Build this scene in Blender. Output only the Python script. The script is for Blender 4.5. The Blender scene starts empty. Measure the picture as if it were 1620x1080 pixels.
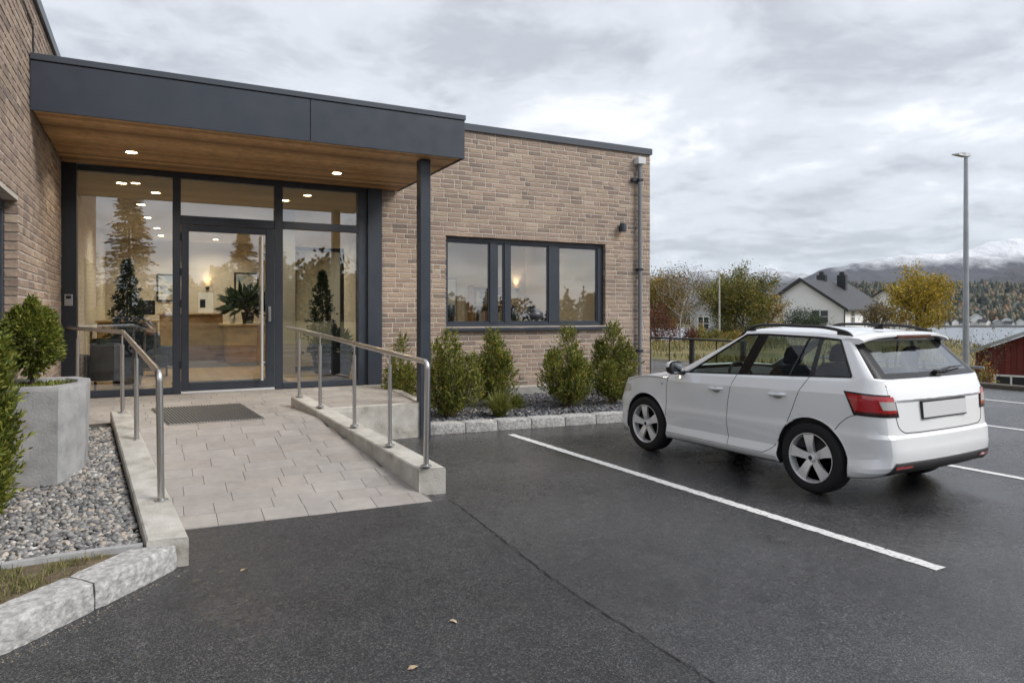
import bpy, bmesh, math, random
import numpy as np
from mathutils import Vector, Matrix
from mathutils.bvhtree import BVHTree
random.seed(7); RNG = np.random.default_rng(11)
SC = bpy.context.scene
COL = SC.collection

# ------------------------------------------------------------------ camera
cam_d = bpy.data.cameras.new('camera'); cam = bpy.data.objects.new('camera', cam_d); COL.objects.link(cam)
cam.location = (0, 0, 1.75); cam.rotation_euler = (math.radians(90), 0, math.radians(-27.57))
cam_d.sensor_width = 36; cam_d.lens = 24.2; cam_d.shift_y = -0.0272
cam_d.clip_start = 0.05; cam_d.clip_end = 20000
SC.camera = cam

# ------------------------------------------------------------------ world: overcast sky
SUN_EL, SUN_AZ = math.radians(42), math.radians(135)
W = bpy.data.worlds.new('World'); SC.world = W; W.use_nodes = True
nt = W.node_tree; nt.nodes.clear()
def wn(t, **k):
    n = nt.nodes.new(t)
    for a, b in k.items(): setattr(n, a, b)
    return n
wout = wn('ShaderNodeOutputWorld'); wbg = wn('ShaderNodeBackground'); wbg.inputs['Strength'].default_value = 0.15
sky = wn('ShaderNodeTexSky', sky_type='NISHITA'); sky.sun_disc = False
sky.sun_elevation = SUN_EL; sky.sun_rotation = SUN_AZ
tc = wn('ShaderNodeTexCoord'); sep = wn('ShaderNodeSeparateXYZ'); nt.links.new(tc.outputs['Generated'], sep.inputs[0])
def wmath(op, a, b=None):
    n = wn('ShaderNodeMath', operation=op)
    for i, v in enumerate((a, b)):
        if v is None: continue
        if isinstance(v, (int, float)): n.inputs[i].default_value = v
        else: nt.links.new(v, n.inputs[i])
    return n.outputs[0]
zz = wmath('ADD', wmath('MAXIMUM', sep.outputs[2], 0.0), 0.16)      # cloud deck seen in perspective
cmb = wn('ShaderNodeCombineXYZ')
nt.links.new(wmath('DIVIDE', sep.outputs[0], zz), cmb.inputs[0]); nt.links.new(wmath('DIVIDE', sep.outputs[1], zz), cmb.inputs[1])
def cloud(scale, detail, rough, dist):
    n = wn('ShaderNodeTexNoise'); n.inputs['Scale'].default_value = scale; n.inputs['Detail'].default_value = detail
    n.inputs['Roughness'].default_value = rough; n.inputs['Distortion'].default_value = dist
    nt.links.new(cmb.outputs[0], n.inputs['Vector']); return n.outputs['Fac']
dens = wmath('ADD', wmath('ADD', wmath('MULTIPLY', cloud(1.9, 10, 0.60, 0.35), 0.50), wmath('MULTIPLY', cloud(0.7, 5, 0.5, 0.1), 0.36)), wmath('MULTIPLY', cloud(6.5, 6, 0.6, 0.5), 0.14))
ramp = wn('ShaderNodeValToRGB'); cr = ramp.color_ramp; cr.interpolation = 'EASE'
cr.elements[0].position = 0.36; cr.elements[0].color = (0.88, 0.885, 0.90, 1)
cr.elements[1].position = 0.585; cr.elements[1].color = (0.45, 0.465, 0.50, 1)
e = cr.elements.new(0.47); e.color = (0.63, 0.652, 0.69, 1)
nt.links.new(dens, ramp.inputs[0])
csc = wn('ShaderNodeVectorMath', operation='SCALE'); csc.inputs['Scale'].default_value = 4.4
nt.links.new(ramp.outputs[0], csc.inputs[0])
mx = wn('ShaderNodeMix', data_type='RGBA'); mx.inputs['Factor'].default_value = 0.94      # cover of the cloud deck
nt.links.new(sky.outputs[0], mx.inputs[6]); nt.links.new(csc.outputs[0], mx.inputs[7])
nt.links.new(mx.outputs[2], wbg.inputs['Color']); nt.links.new(wbg.outputs[0], wout.inputs[0])

# ------------------------------------------------------------------ sun behind cloud
sd = bpy.data.lights.new('sun', 'SUN'); sun = bpy.data.objects.new('sun', sd); COL.objects.link(sun)
sd.energy = 1.5; sd.angle = math.radians(28); sd.color = (1, 0.965, 0.92)
sv = Vector((math.sin(SUN_AZ) * math.cos(SUN_EL), math.cos(SUN_AZ) * math.cos(SUN_EL), math.sin(SUN_EL)))
sun.rotation_euler = (-sv).to_track_quat('-Z', 'Y').to_euler()

# ------------------------------------------------------------------ exposure, engine
VS = SC.view_settings; VS.view_transform = 'Standard'; VS.look = 'None'; VS.exposure = 1.0; VS.gamma = 1; VS.use_curve_mapping = False
SC.render.engine = 'CYCLES'; CY = SC.cycles
CY.use_denoising = True; CY.denoiser = 'OPENIMAGEDENOISE'; CY.use_adaptive_sampling = True; CY.adaptive_threshold = 0.018
CY.max_bounces = 8; CY.diffuse_bounces = 3; CY.glossy_bounces = 3; CY.transmission_bounces = 8; CY.transparent_max_bounces = 24; CY.volume_bounces = 0
CY.caustics_reflective = False; CY.caustics_refractive = False; CY.sample_clamp_indirect = 4.0

# ------------------------------------------------------------------ materials
MATS = {}
def mat(name, base=(.5, .5, .5), rough=.5, metal=0., ramp=None, rnd=None, nscale=None, namt=.25, bump=None, rvar=None, coord='pos', detail=6., macro=None, **kw):
    """Procedural principled material. rnd: 'island'/'object' picks from ramp per piece; nscale/namt mottles the colour;
    bump=(scale, distance[, kind]); rvar=(scale, lo, hi) varies the roughness."""
    if name in MATS: return MATS[name]
    m = bpy.data.materials.new(name); m.use_nodes = True; t = m.node_tree; N = t.nodes; L = t.links
    p = N['Principled BSDF']; p.inputs['Roughness'].default_value = rough; p.inputs['Metallic'].default_value = metal
    for k, v in kw.items(): p.inputs[k].default_value = v
    geo = N.new('ShaderNodeNewGeometry')
    vec = geo.outputs['Position']
    if coord == 'obj': vec = N.new('ShaderNodeTexCoord').outputs['Object']
    col = None
    if ramp:
        r = N.new('ShaderNodeValToRGB'); r.color_ramp.interpolation = 'LINEAR'
        while len(r.color_ramp.elements) < len(ramp): r.color_ramp.elements.new(.5)
        for el, (ps, c) in zip(r.color_ramp.elements, ramp): el.position = ps; el.color = (*c, 1)
        if rnd == 'object':
            L.new(N.new('ShaderNodeObjectInfo').outputs['Random'], r.inputs[0])
        elif rnd == 'island': L.new(geo.outputs['Random Per Island'], r.inputs[0])
        else:
            n = N.new('ShaderNodeTexNoise'); n.inputs['Scale'].default_value = nscale; n.inputs['Detail'].default_value = detail
            L.new(vec, n.inputs['Vector']); L.new(n.outputs['Fac'], r.inputs[0])
        col = r.outputs[0]
    if nscale and (rnd or not ramp):
        n = N.new('ShaderNodeTexNoise'); n.inputs['Scale'].default_value = nscale; n.inputs['Detail'].default_value = detail; n.inputs['Roughness'].default_value = .62
        L.new(vec, n.inputs['Vector'])
        mr = N.new('ShaderNodeMapRange'); mr.inputs[1].default_value = .25; mr.inputs[2].default_value = .75
        mr.inputs[3].default_value = 1 - namt; mr.inputs[4].default_value = 1 + namt; L.new(n.outputs['Fac'], mr.inputs[0])
        vm = N.new('ShaderNodeVectorMath'); vm.operation = 'SCALE'
        if col is not None: L.new(col, vm.inputs[0])
        else: vm.inputs[0].default_value = base
        L.new(mr.outputs[0], vm.inputs['Scale']); col = vm.outputs[0]
    if macro and col is not None:          # broad weathering
        n = N.new('ShaderNodeTexNoise'); n.inputs['Scale'].default_value = macro[0]; n.inputs['Detail'].default_value = 4; L.new(vec, n.inputs['Vector'])
        mr = N.new('ShaderNodeMapRange'); mr.inputs[1].default_value = .3; mr.inputs[2].default_value = .7; mr.inputs[3].default_value = 1 - macro[1]; mr.inputs[4].default_value = 1 + macro[1]; L.new(n.outputs['Fac'], mr.inputs[0])
        vm = N.new('ShaderNodeVectorMath'); vm.operation = 'SCALE'; L.new(col, vm.inputs[0]); L.new(mr.outputs[0], vm.inputs['Scale']); col = vm.outputs[0]
    if col is not None: L.new(col, p.inputs['Base Color'])
    else: p.inputs['Base Color'].default_value = (*base, 1)
    if rvar:
        n = N.new('ShaderNodeTexNoise'); n.inputs['Scale'].default_value = rvar[0]; n.inputs['Detail'].default_value = 4; L.new(vec, n.inputs['Vector'])
        mr = N.new('ShaderNodeMapRange'); mr.inputs[1].default_value = .35; mr.inputs[2].default_value = .65
        mr.inputs[3].default_value = rvar[1]; mr.inputs[4].default_value = rvar[2]; L.new(n.outputs['Fac'], mr.inputs[0]); L.new(mr.outputs[0], p.inputs['Roughness'])
    if bump:
        kind = bump[2] if len(bump) > 2 else 'noise'
        b = N.new('ShaderNodeBump'); b.inputs['Strength'].default_value = 1.0; b.inputs['Distance'].default_value = bump[1]
        if kind == 'voronoi':
            n = N.new('ShaderNodeTexVoronoi'); n.inputs['Scale'].default_value = bump[0]; o = n.outputs['Distance']
        else:
            n = N.new('ShaderNodeTexNoise'); n.inputs['Scale'].default_value = bump[0]; n.inputs['Detail'].default_value = 5; o = n.outputs['Fac']
        L.new(vec, n.inputs['Vector']); L.new(o, b.inputs['Height']); L.new(b.outputs[0], p.inputs['Normal'])
    MATS[name] = m; return m
def lin(r, g, b):
    f = lambda c: (c / 255 / 12.92) if c <= 10 else ((c / 255 + .055) / 1.055) ** 2.4
    return (f(r), f(g), f(b))
def emat(name, col, strength):
    m = bpy.data.materials.new(name); m.use_nodes = True; p = m.node_tree.nodes['Principled BSDF']
    p.inputs['Base Color'].default_value = (*col, 1); p.inputs['Emission Color'].default_value = (*col, 1); p.inputs['Emission Strength'].default_value = strength
    MATS[name] = m; return m
def glassmat(name, tint, ior, gain, rough=0.0):
    m = bpy.data.materials.new(name); m.use_nodes = True; t = m.node_tree; N = t.nodes; L = t.links; N.remove(N['Principled BSDF'])
    tr = N.new('ShaderNodeBsdfTransparent'); tr.inputs[0].default_value = (*tint, 1)
    gl = N.new('ShaderNodeBsdfGlossy'); gl.inputs['Roughness'].default_value = rough; gl.inputs[0].default_value = (.95, .97, 1, 1)
    lw = N.new('ShaderNodeLayerWeight'); lw.inputs[0].default_value = .5          # Schlick reflectance, the same from both faces
    pw = N.new('ShaderNodeMath'); pw.operation = 'POWER'; pw.inputs[1].default_value = 5; L.new(lw.outputs['Facing'], pw.inputs[0]); r0 = ((ior - 1) / (ior + 1)) ** 2 * gain
    mu = N.new('ShaderNodeMath'); mu.operation = 'MULTIPLY_ADD'; mu.inputs[1].default_value = 1 - r0; mu.inputs[2].default_value = r0; mu.use_clamp = True; L.new(pw.outputs[0], mu.inputs[0])
    mix = N.new('ShaderNodeMixShader'); L.new(mu.outputs[0], mix.inputs[0]); L.new(tr.outputs[0], mix.inputs[1]); L.new(gl.outputs[0], mix.inputs[2])
    L.new(mix.outputs[0], N['Material Output'].inputs[0]); MATS[name] = m; return m

# ------------------------------------------------------------------ mesh builder
class MB:
    def __init__(s): s.v = []; s.f = []; s.n = 0
    def add(s, v, f):
        v = np.asarray(v, float).reshape(-1, 3); s.v.append(v); s.f += [tuple(i + s.n for i in q) for q in f]; s.n += len(v); return s
    def hexa(s, p):          # 8 points: bottom loop (ccw from above) then top loop
        return s.add(p, [(3, 2, 1, 0), (4, 5, 6, 7), (0, 1, 5, 4), (1, 2, 6, 5), (2, 3, 7, 6), (3, 0, 4, 7)])
    def box(s, x0, x1, y0, y1, z0, z1):
        return s.hexa([(x0, y0, z0), (x1, y0, z0), (x1, y1, z0), (x0, y1, z0), (x0, y0, z1), (x1, y0, z1), (x1, y1, z1), (x0, y1, z1)])
    def bbox(s, x0, x1, y0, y1, z0, z1, b=.006):     # box with chamfered edges
        P = []
        for (a0, a1, c0, c1, zz) in ((x0 + b, x1 - b, y0 + b, y1 - b, z0), (x0, x1, y0, y1, z0 + b), (x0, x1, y0, y1, z1 - b), (x0 + b, x1 - b, y0 + b, y1 - b, z1)):
            P.append([(a0 + b, c0, zz), (a1 - b, c0, zz), (a1, c0 + b, zz), (a1, c1 - b, zz), (a1 - b, c1, zz), (a0 + b, c1, zz), (a0, c1 - b, zz), (a0, c0 + b, zz)])
        return s.loft(P, caps=True)
    def loft(s, rings, caps=True, closed=True):
        k = len(rings[0]); fs = []
        for i in range(len(rings) - 1):
            for j in range(k if closed else k - 1):
                a, b = i * k + j, i * k + (j + 1) % k; fs.append((a, b, b + k, a + k))
        if caps: fs.append(tuple(range(k - 1, -1, -1))); fs.append(tuple((len(rings) - 1) * k + j for j in range(k)))
        return s.add(np.concatenate([np.asarray(r, float) for r in rings]), fs)
    def tube(s, path, r, n=10, caps=True):
        path = [np.asarray(p, float) for p in path]; rr = r if hasattr(r, '__len__') else [r] * len(path); rings = []; up = None
        for i, p in enumerate(path):
            d = path[min(i + 1, len(path) - 1)] - path[max(i - 1, 0)]; d = d / (np.linalg.norm(d) + 1e-9)
            if up is None: up = np.array([0, 0, 1.]) if abs(d[2]) < .9 else np.array([1., 0, 0])
            a = np.cross(d, up); a /= np.linalg.norm(a) + 1e-9; b = np.cross(a, d); up = b
            rings.append([p + rr[i] * (math.cos(t) * a + math.sin(t) * b) for t in np.linspace(0, 2 * math.pi, n, endpoint=False)])
        return s.loft(rings, caps)
    def lathe(s, prof, c=(0, 0, 0), n=24, axis='z', caps=False):
        rings = []
        for r, h in prof:
            ring = []
            for t in np.linspace(0, 2 * math.pi, n, endpoint=False):
                q = (r * math.cos(t), r * math.sin(t), h)
                if axis == 'x': q = (h, r * math.cos(t), r * math.sin(t))
                if axis == 'y': q = (r * math.cos(t), -h, r * math.sin(t))
                ring.append((q[0] + c[0], q[1] + c[1], q[2] + c[2]))
            rings.append(ring)
        return s.loft(rings, caps)
    def prism(s, poly, axis, a, b):      # poly of 2d points extruded along axis from a to b
        def q(u, w, t): return {'x': (t, u, w), 'y': (u, t, w), 'z': (u, w, t)}[axis]
        return s.loft([[q(u, w, a) for u, w in poly], [q(u, w, b) for u, w in poly]], True)
    def build(s, name, m, parent=None, smooth=False, off=None, kind=None, fix=True, auto=None):
        v = np.concatenate(s.v) if s.v else np.zeros((0, 3))
        if off is not None: v = v - np.asarray(off)
        me = bpy.data.meshes.new(name); me.from_pydata(v.tolist(), [], s.f)
        if fix:
            bm = bmesh.new(); bm.from_mesh(me); bmesh.ops.recalc_face_normals(bm, faces=bm.faces); bm.to_mesh(me); bm.free()
        return link(name, me, m, parent, smooth, kind, auto)
def link(name, me, m, parent=None, smooth=False, kind=None, auto=None):
    if m is not None and not me.materials: me.materials.append(m if not isinstance(m, str) else MATS[m])
    if smooth or auto:
        me.polygons.foreach_set('use_smooth', [True] * len(me.polygons))
        if auto: me.set_sharp_from_angle(angle=math.radians(auto))
    o = bpy.data.objects.new(name, me); COL.objects.link(o)
    if parent is not None: o.parent = parent
    if kind: o['kind'] = kind
    return o
def tag(o, label=None, cat=None, group=None, kind=None):
    if label: o['label'] = label
    if cat: o['category'] = cat
    if group: o['group'] = group
    if kind: o['kind'] = kind
    return o
def thing(name, label, cat, loc=(0, 0, 0), rz=0, group=None):
    o = bpy.data.objects.new(name, None); COL.objects.link(o); o.location = loc; o.rotation_euler = (0, 0, rz); o.empty_display_size = .2
    return tag(o, label, cat, group)
def mesh_arrays(name, V, Fq, m, parent=None, smooth=False, kind=None):    # fast path: V (n,3), Fq (k,3|4)
    V = np.asarray(V, np.float32); Fq = np.asarray(Fq, np.int32); k = Fq.shape[1]
    me = bpy.data.meshes.new(name); me.vertices.add(len(V)); me.vertices.foreach_set('co', V.ravel())
    me.loops.add(Fq.size); me.loops.foreach_set('vertex_index', Fq.ravel())
    me.polygons.add(len(Fq)); me.polygons.foreach_set('loop_start', np.arange(0, Fq.size, k, dtype=np.int32))
    me.update(calc_edges=True); me.validate()
    return link(name, me, m, parent, smooth, kind)
def copy_tree(o, parent=None):
    c = o.copy(); COL.objects.link(c)
    if parent is not None: c.parent = parent
    for ch in o.children: copy_tree(ch, c)
    return c
# value noise for terrain
_P = RNG.random((256, 256))
def vnoise(x, y):
    x = np.asarray(x, float); y = np.asarray(y, float); xi = np.floor(x).astype(int); yi = np.floor(y).astype(int)
    fx = x - xi; fy = y - yi; fx = fx * fx * (3 - 2 * fx); fy = fy * fy * (3 - 2 * fy)
    g = lambda a, b: _P[a & 255, b & 255]
    return (g(xi, yi) * (1 - fx) + g(xi + 1, yi) * fx) * (1 - fy) + (g(xi, yi + 1) * (1 - fx) + g(xi + 1, yi + 1) * fx) * fy
def fbm(x, y, o=5):
    s = 0; a = .5
    for i in range(o): s = s + a * vnoise(x * 2 ** i + 17 * i, y * 2 ** i + 31 * i); a *= .5
    return s
def sstep(a, b, x): t = np.clip((np.asarray(x, float) - a) / (b - a), 0, 1); return t * t * (3 - 2 * t)
# ------------------------------------------------------------------ palette
BR = [(0, (.21, .168, .142)), (.06, (.25, .19, .155)), (.15, (.285, .213, .168)), (.5, (.345, .258, .20)), (.78, (.385, .29, .226)), (.92, (.375, .285, .208)), (1, (.45, .355, .272))]
mat('brick_stuff', rough=.88, ramp=BR, rnd='island', nscale=34, namt=.22, bump=(95, .004), macro=(.9, .14))
mat('brick_single', rough=.88, ramp=BR, rnd='object', nscale=34, namt=.22, bump=(95, .004), macro=(.9, .14))
mat('mortar', (.56, .50, .435), .95, nscale=25, namt=.15, bump=(160, .003))
mat('anthracite', lin(52, 58, 68), .42, nscale=2.2, namt=.08, rvar=(5, .32, .52), bump=(1.6, .004))
mat('anthracite_dark', lin(34, 38, 46), .4, nscale=3, namt=.06)
mat('coping_metal', lin(74, 79, 87), .4, metal=.3, nscale=4, namt=.06)
mat('black_gap', (.012, .012, .013), .9)
mat('soffit_wood', rough=.55, ramp=[(0, (.22, .11, .042)), (.3, (.40, .22, .088)), (.7, (.50, .29, .12)), (1, (.64, .39, .175))], rnd='object', nscale=9, namt=.3)
mat('concrete', rough=.9, ramp=[(.27, (.27, .25, .21)), (.40, (.41, .39, .345)), (.55, (.485, .467, .425)), (.72, (.57, .553, .515))], nscale=5.5, detail=10., bump=(60, .005))
mat('concrete_grey', rough=.85, ramp=[(.25, (.25, .25, .25)), (.5, (.36, .362, .362)), (.75, (.46, .46, .458))], nscale=6, detail=10., bump=(45, .004))
mat('plinth', rough=.9, nscale=5, namt=.2, base=(.33, .32, .30), bump=(60, .004))
mat('granite', rough=.85, ramp=[(.3, (.25, .25, .245)), (.5, (.40, .395, .385)), (.7, (.56, .555, .54))], nscale=26, bump=(38, .012), detail=9.)
mat('paver', rough=.72, ramp=[(0, (.32, .295, .275)), (.35, (.345, .32, .30)), (.7, (.37, .345, .325)), (1, (.34, .308, .28))], rnd='object', nscale=9, namt=.12, bump=(140, .002), macro=(1.3, .10))
mat('paver_joint', (.17, .155, .14), .95)
mat('steel', (.60, .585, .565), .3, metal=1.)
mat('steel_satin', (.85, .84, .82), .42, metal=.7)
mat('rubber_mat', (.085, .082, .08), .9, nscale=60, namt=.3)
mat('mat_groove', (.30, .285, .265), .7)
mat('pebble', rough=.55, ramp=[(0, (.08, .08, .082)), (.3, (.16, .16, .162)), (.55, (.25, .247, .243)), (.75, (.34, .325, .305)), (.88, (.38, .31, .24)), (1, (.56, .55, .53))], rnd='island', nscale=60, namt=.25)
mat('slate_chip', rough=.5, ramp=[(0, (.05, .053, .062)), (.5, (.115, .12, .135)), (.85, (.20, .205, .22)), (1, (.26, .22, .18))], rnd='island', nscale=60, namt=.25)
mat('bed_soil', (.06, .055, .05), .95, nscale=40, namt=.4, bump=(60, .02))
mat('grass_soil', rough=.95, ramp=[(.3, (.10, .075, .05)), (.5, (.14, .105, .065)), (.7, (.19, .15, .09))], nscale=18, bump=(50, .02))
mat('grass_blade', rough=.7, ramp=[(0, (.09, .115, .025)), (.5, (.16, .16, .05)), (1, (.30, .24, .11))], rnd='island')
mat('dry_leaf', rough=.7, ramp=[(0, (.36, .27, .17)), (1, (.46, .38, .27))], rnd='object')
mat('line_paint', rough=.6, ramp=[(.28, (.12, .12, .12)), (.36, (.46, .46, .45)), (.48, (.68, .68, .67)), (.7, (.76, .76, .75))], nscale=30, detail=8., bump=(120, .003))
glassmat('pane', (.70, .77, .79), 1.5, 6.6)
glassmat('pane_dark', (.35, .37, .38), 1.5, 2.4)
mat('steel_dull', (.42, .42, .42), .4, metal=.9)
mat('white_plastic', (.72, .73, .74), .4)
mat('bracket_white', (.62, .63, .65), .5)
mat('interior_wall', (.66, .59, .47), .8, nscale=1.4, namt=.06)
mat('interior_back', (.60, .53, .42), .8, nscale=1.4, namt=.06)
mat('interior_ceiling', (.55, .50, .42), .8, nscale=2, namt=.05)
mat('wood_floor', rough=.35, ramp=[(0, (.42, .27, .13)), (1, (.54, .37, .19))], rnd='object', nscale=5, namt=.12)
mat('oak', rough=.45, ramp=[(.3, (.30, .16, .065)), (.7, (.43, .25, .11))], nscale=6)
mat('oak_light', rough=.45, ramp=[(.3, (.50, .33, .16)), (.7, (.62, .43, .23))], nscale=6)
mat('black_satin', (.018, .018, .02), .35)
mat('dark_pot', (.028, .03, .034), .4, nscale=8, namt=.2)
mat('paper', (.8, .78, .72), .7)
mat('interior_print', rough=.7, ramp=[(.35, (.30, .36, .38)), (.5, (.62, .56, .45)), (.65, (.22, .25, .22))], nscale=3); mat('binders', rough=.6, ramp=[(0, (.05, .08, .14)), (.3, (.5, .5, .48)), (.6, (.25, .08, .05)), (.8, (.08, .1, .09)), (1, (.55, .45, .25))], rnd='object'); mat('chair_fabric', (.05, .052, .058), .9, nscale=40, namt=.2)
mat('screen', (.02, .025, .035), .15)
mat('shade_fabric', (.22, .235, .25), .8)
emat('downlight_lens', (1, .86, .62), 9.); emat('lamp_lens_dim', (1, .85, .65), .5)
emat('lamp_glow', (1, .72, .38), 6.)
def leafmat(name, ramp, nscale=5, namt=.35, rough=.55, transl=.25, rnd='island'):
    m = mat(name, rough=rough, ramp=ramp, rnd=rnd, nscale=nscale, namt=namt)
    t = m.node_tree; p = t.nodes['Principled BSDF']; src = p.inputs['Base Color'].links[0].from_socket
    tr = t.nodes.new('ShaderNodeBsdfTranslucent'); t.links.new(src, tr.inputs[0]); mx = t.nodes.new('ShaderNodeMixShader'); mx.inputs[0].default_value = transl
    t.links.new(p.outputs[0], mx.inputs[1]); t.links.new(tr.outputs[0], mx.inputs[2]); t.links.new(mx.outputs[0], t.nodes['Material Output'].inputs[0]); return m
leafmat('yew', [(0, (.05, .078, .015)), (.4, (.15, .185, .030)), (.78, (.30, .30, .05)), (.93, (.36, .31, .065)), (1, (.30, .16, .05))], 5, .5)
leafmat('yew_bright', [(0, (.05, .08, .014)), (.4, (.14, .175, .026)), (.8, (.27, .285, .045)), (1, (.36, .33, .07))], 5, .5)
leafmat('sedge', [(0, (.10, .13, .02)), (.6, (.24, .26, .055)), (1, (.32, .29, .10))], 8, .25)
leafmat('house_plant', [(0, (.012, .03, .014)), (1, (.045, .075, .03))], 6, .3)
leafmat('leaf_autumn', [(0, (.10, .11, .02)), (.4, (.22, .19, .03)), (.75, (.40, .26, .035)), (1, (.48, .23, .04))], .5, .4)
leafmat('leaf_green', [(0, (.07, .095, .02)), (.55, (.16, .17, .03)), (.85, (.28, .22, .035)), (1, (.34, .19, .04))], .5, .4)
leafmat('leaf_gold', [(0, (.16, .16, .025)), (.4, (.36, .28, .03)), (1, (.58, .37, .035))], .6, .35)
leafmat('leaf_bare', [(0, (.10, .08, .035)), (.5, (.17, .13, .05)), (1, (.26, .17, .06))], .5, .35)
leafmat('leaf_red', [(0, (.09, .03, .02)), (1, (.22, .065, .03))], .8, .35)
leafmat('leaf_pine', [(0, (.022, .042, .018)), (1, (.06, .085, .03))], .6, .4)
leafmat('spruce', [(0, (.02, .03, .012)), (1, (.075, .07, .03))], .6, .4)
leafmat('tall_grass', [(0, (.11, .13, .035)), (.5, (.22, .19, .065)), (1, (.36, .26, .10))], .6, .3)
mat('bark', (.10, .085, .07), .9, nscale=12, namt=.4, bump=(25, .02))
mat('birch_bark', (.45, .43, .40), .8, nscale=9, namt=.45)
mat('stem_brown', (.14, .10, .07), .9, nscale=20, namt=.3)
# asphalt: aggregate speckle, wear patches, damp film
def asphalt(name, lo=.020, hi=.075, vs=140, dry=.52, damp=.22, bmp=.006, top=2.6):
    m = bpy.data.materials.new(name); m.use_nodes = True; t = m.node_tree; N = t.nodes; L = t.links; p = N['Principled BSDF']
    pos = N.new('ShaderNodeNewGeometry').outputs['Position']
    def noise(s, d=5, r=.55):
        n = N.new('ShaderNodeTexNoise'); n.inputs['Scale'].default_value = s; n.inputs['Detail'].default_value = d; n.inputs['Roughness'].default_value = r; L.new(pos, n.inputs['Vector']); return n.outputs['Fac']
    def rng(src, a, b, c, d):
        n = N.new('ShaderNodeMapRange'); L.new(src, n.inputs[0])
        for i, v in enumerate((a, b, c, d)): n.inputs[i + 1].default_value = v
        return n.outputs[0]
    def mul(a, b):
        n = N.new('ShaderNodeMath'); n.operation = 'MULTIPLY'; L.new(a, n.inputs[0]); L.new(b, n.inputs[1]); return n.outputs[0]
    vo = N.new('ShaderNodeTexVoronoi'); vo.inputs['Scale'].default_value = vs; L.new(pos, vo.inputs['Vector'])
    sepc = N.new('ShaderNodeSeparateColor'); L.new(vo.outputs['Color'], sepc.inputs[0])
    r = N.new('ShaderNodeValToRGB'); cr = r.color_ramp; cr.elements[0].color = (lo * .96, lo, lo * 1.10, 1); cr.elements[1].color = (hi * top, hi * top * .99, hi * top * .98, 1)
    e = cr.elements.new(.55); e.color = (hi * .60, hi * .62, hi * .67, 1); e = cr.elements.new(.80); e.color = (hi * 1.05, hi * 1.05, hi * 1.05, 1)
    L.new(sepc.outputs[0], r.inputs[0])
    tone = mul(mul(rng(noise(.45, 5, .6), .3, .7, .60, 1.38), rng(noise(7, 6, .7), .3, .7, .75, 1.25)), rng(noise(1.7, 3), .62, .70, 1, .72))
    vm = N.new('ShaderNodeVectorMath'); vm.operation = 'SCALE'; L.new(r.outputs[0], vm.inputs[0]); L.new(tone, vm.inputs['Scale']); L.new(vm.outputs[0], p.inputs['Base Color'])
    wet = rng(noise(.33, 5, .6), .44, .60, 0, 1)
    ro = N.new('ShaderNodeMapRange'); L.new(wet, ro.inputs[0]); ro.inputs[3].default_value = dry; ro.inputs[4].default_value = damp
    rr = N.new('ShaderNodeMath'); rr.operation = 'ADD'; L.new(ro.outputs[0], rr.inputs[0]); L.new(rng(noise(18, 4, .7), .3, .7, -.08, .10), rr.inputs[1]); L.new(rr.outputs[0], p.inputs['Roughness'])
    b = N.new('ShaderNodeBump'); b.inputs['Distance'].default_value = bmp; L.new(rng(wet, 0, 1, .85, .42), b.inputs['Strength'])
    L.new(vo.outputs['Distance'], b.inputs['Height']); b.invert = True
    b2 = N.new('ShaderNodeBump'); b2.inputs['Distance'].default_value = .012; b2.inputs['Strength'].default_value = .35; L.new(noise(14, 3), b2.inputs['Height']); L.new(b.outputs[0], b2.inputs['Normal'])
    L.new(b2.outputs[0], p.inputs['Normal']); MATS[name] = m
asphalt('asphalt', .022, .064, 180, .31, .12, .0028, 2.6); asphalt('asphalt_coarse', .016, .051, 150, .45, .26, .0046, 2.7)
mat('tar_seam', (.012, .012, .012), .8)
# ================================================================== GROUND, LOT, WATER
LOTX = 17.35
TH = math.radians(27.57); FW = np.array([math.sin(TH), math.cos(TH)]); RT = np.array([math.cos(TH), -math.sin(TH)])
WATER_Z = -10.5
def terrain(x, y):
    x = np.asarray(x, float); y = np.asarray(y, float)
    e = np.maximum(x - LOTX, 0); D = x * FW[0] + y * FW[1]
    right = sstep(24, 10, y - .12 * e)                         # ground drops early on the barn side
    z = -.03 - 2.6 * sstep(1.0, 12, e) * right
    z = z + .35 * sstep(2, 10, e) * (1 - right)
    z = z - 3.6 * sstep(34, 72, D) * sstep(0, 8, e)
    z = z - 9.5 * sstep(75, 200, D) * sstep(0, 20, e)
    z = z + (fbm(x * .12 + 5, y * .12, 4) - .47) * 1.3 * sstep(2, 14, e)
    z = z + .9 * sstep(-19, -32, y) + (fbm(x * .1, y * .1) - .47) * .8 * sstep(-19, -30, y)
    return z
gx = np.concatenate([np.linspace(-260, -30, 14), np.linspace(-26, 17.2, 12), np.linspace(17.5, 60, 50), np.linspace(62, 160, 34), np.linspace(170, 640, 28)])
gy = np.concatenate([np.linspace(-260, -70, 8), np.linspace(-64, -16, 22), np.linspace(-12, 60, 44), np.linspace(63, 160, 30), np.linspace(170, 640, 26)])
GX, GY = np.meshgrid(gx, gy, indexing='ij'); GZ = terrain(GX, GY)
def grid_faces(n, m): a = np.arange(n * m).reshape(n, m); return np.stack([a[:-1, :-1], a[1:, :-1], a[1:, 1:], a[:-1, 1:]], -1).reshape(-1, 4)
mat('field', rough=.95, ramp=[(.3, (.07, .075, .025)), (.5, (.15, .13, .05)), (.65, (.22, .175, .075)), (.8, (.12, .11, .04))], nscale=.45, detail=9., bump=(3, .15))
mesh_arrays('ground', np.stack([GX, GY, GZ], -1).reshape(-1, 3), grid_faces(*GX.shape), 'field', smooth=True, kind='structure')
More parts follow.
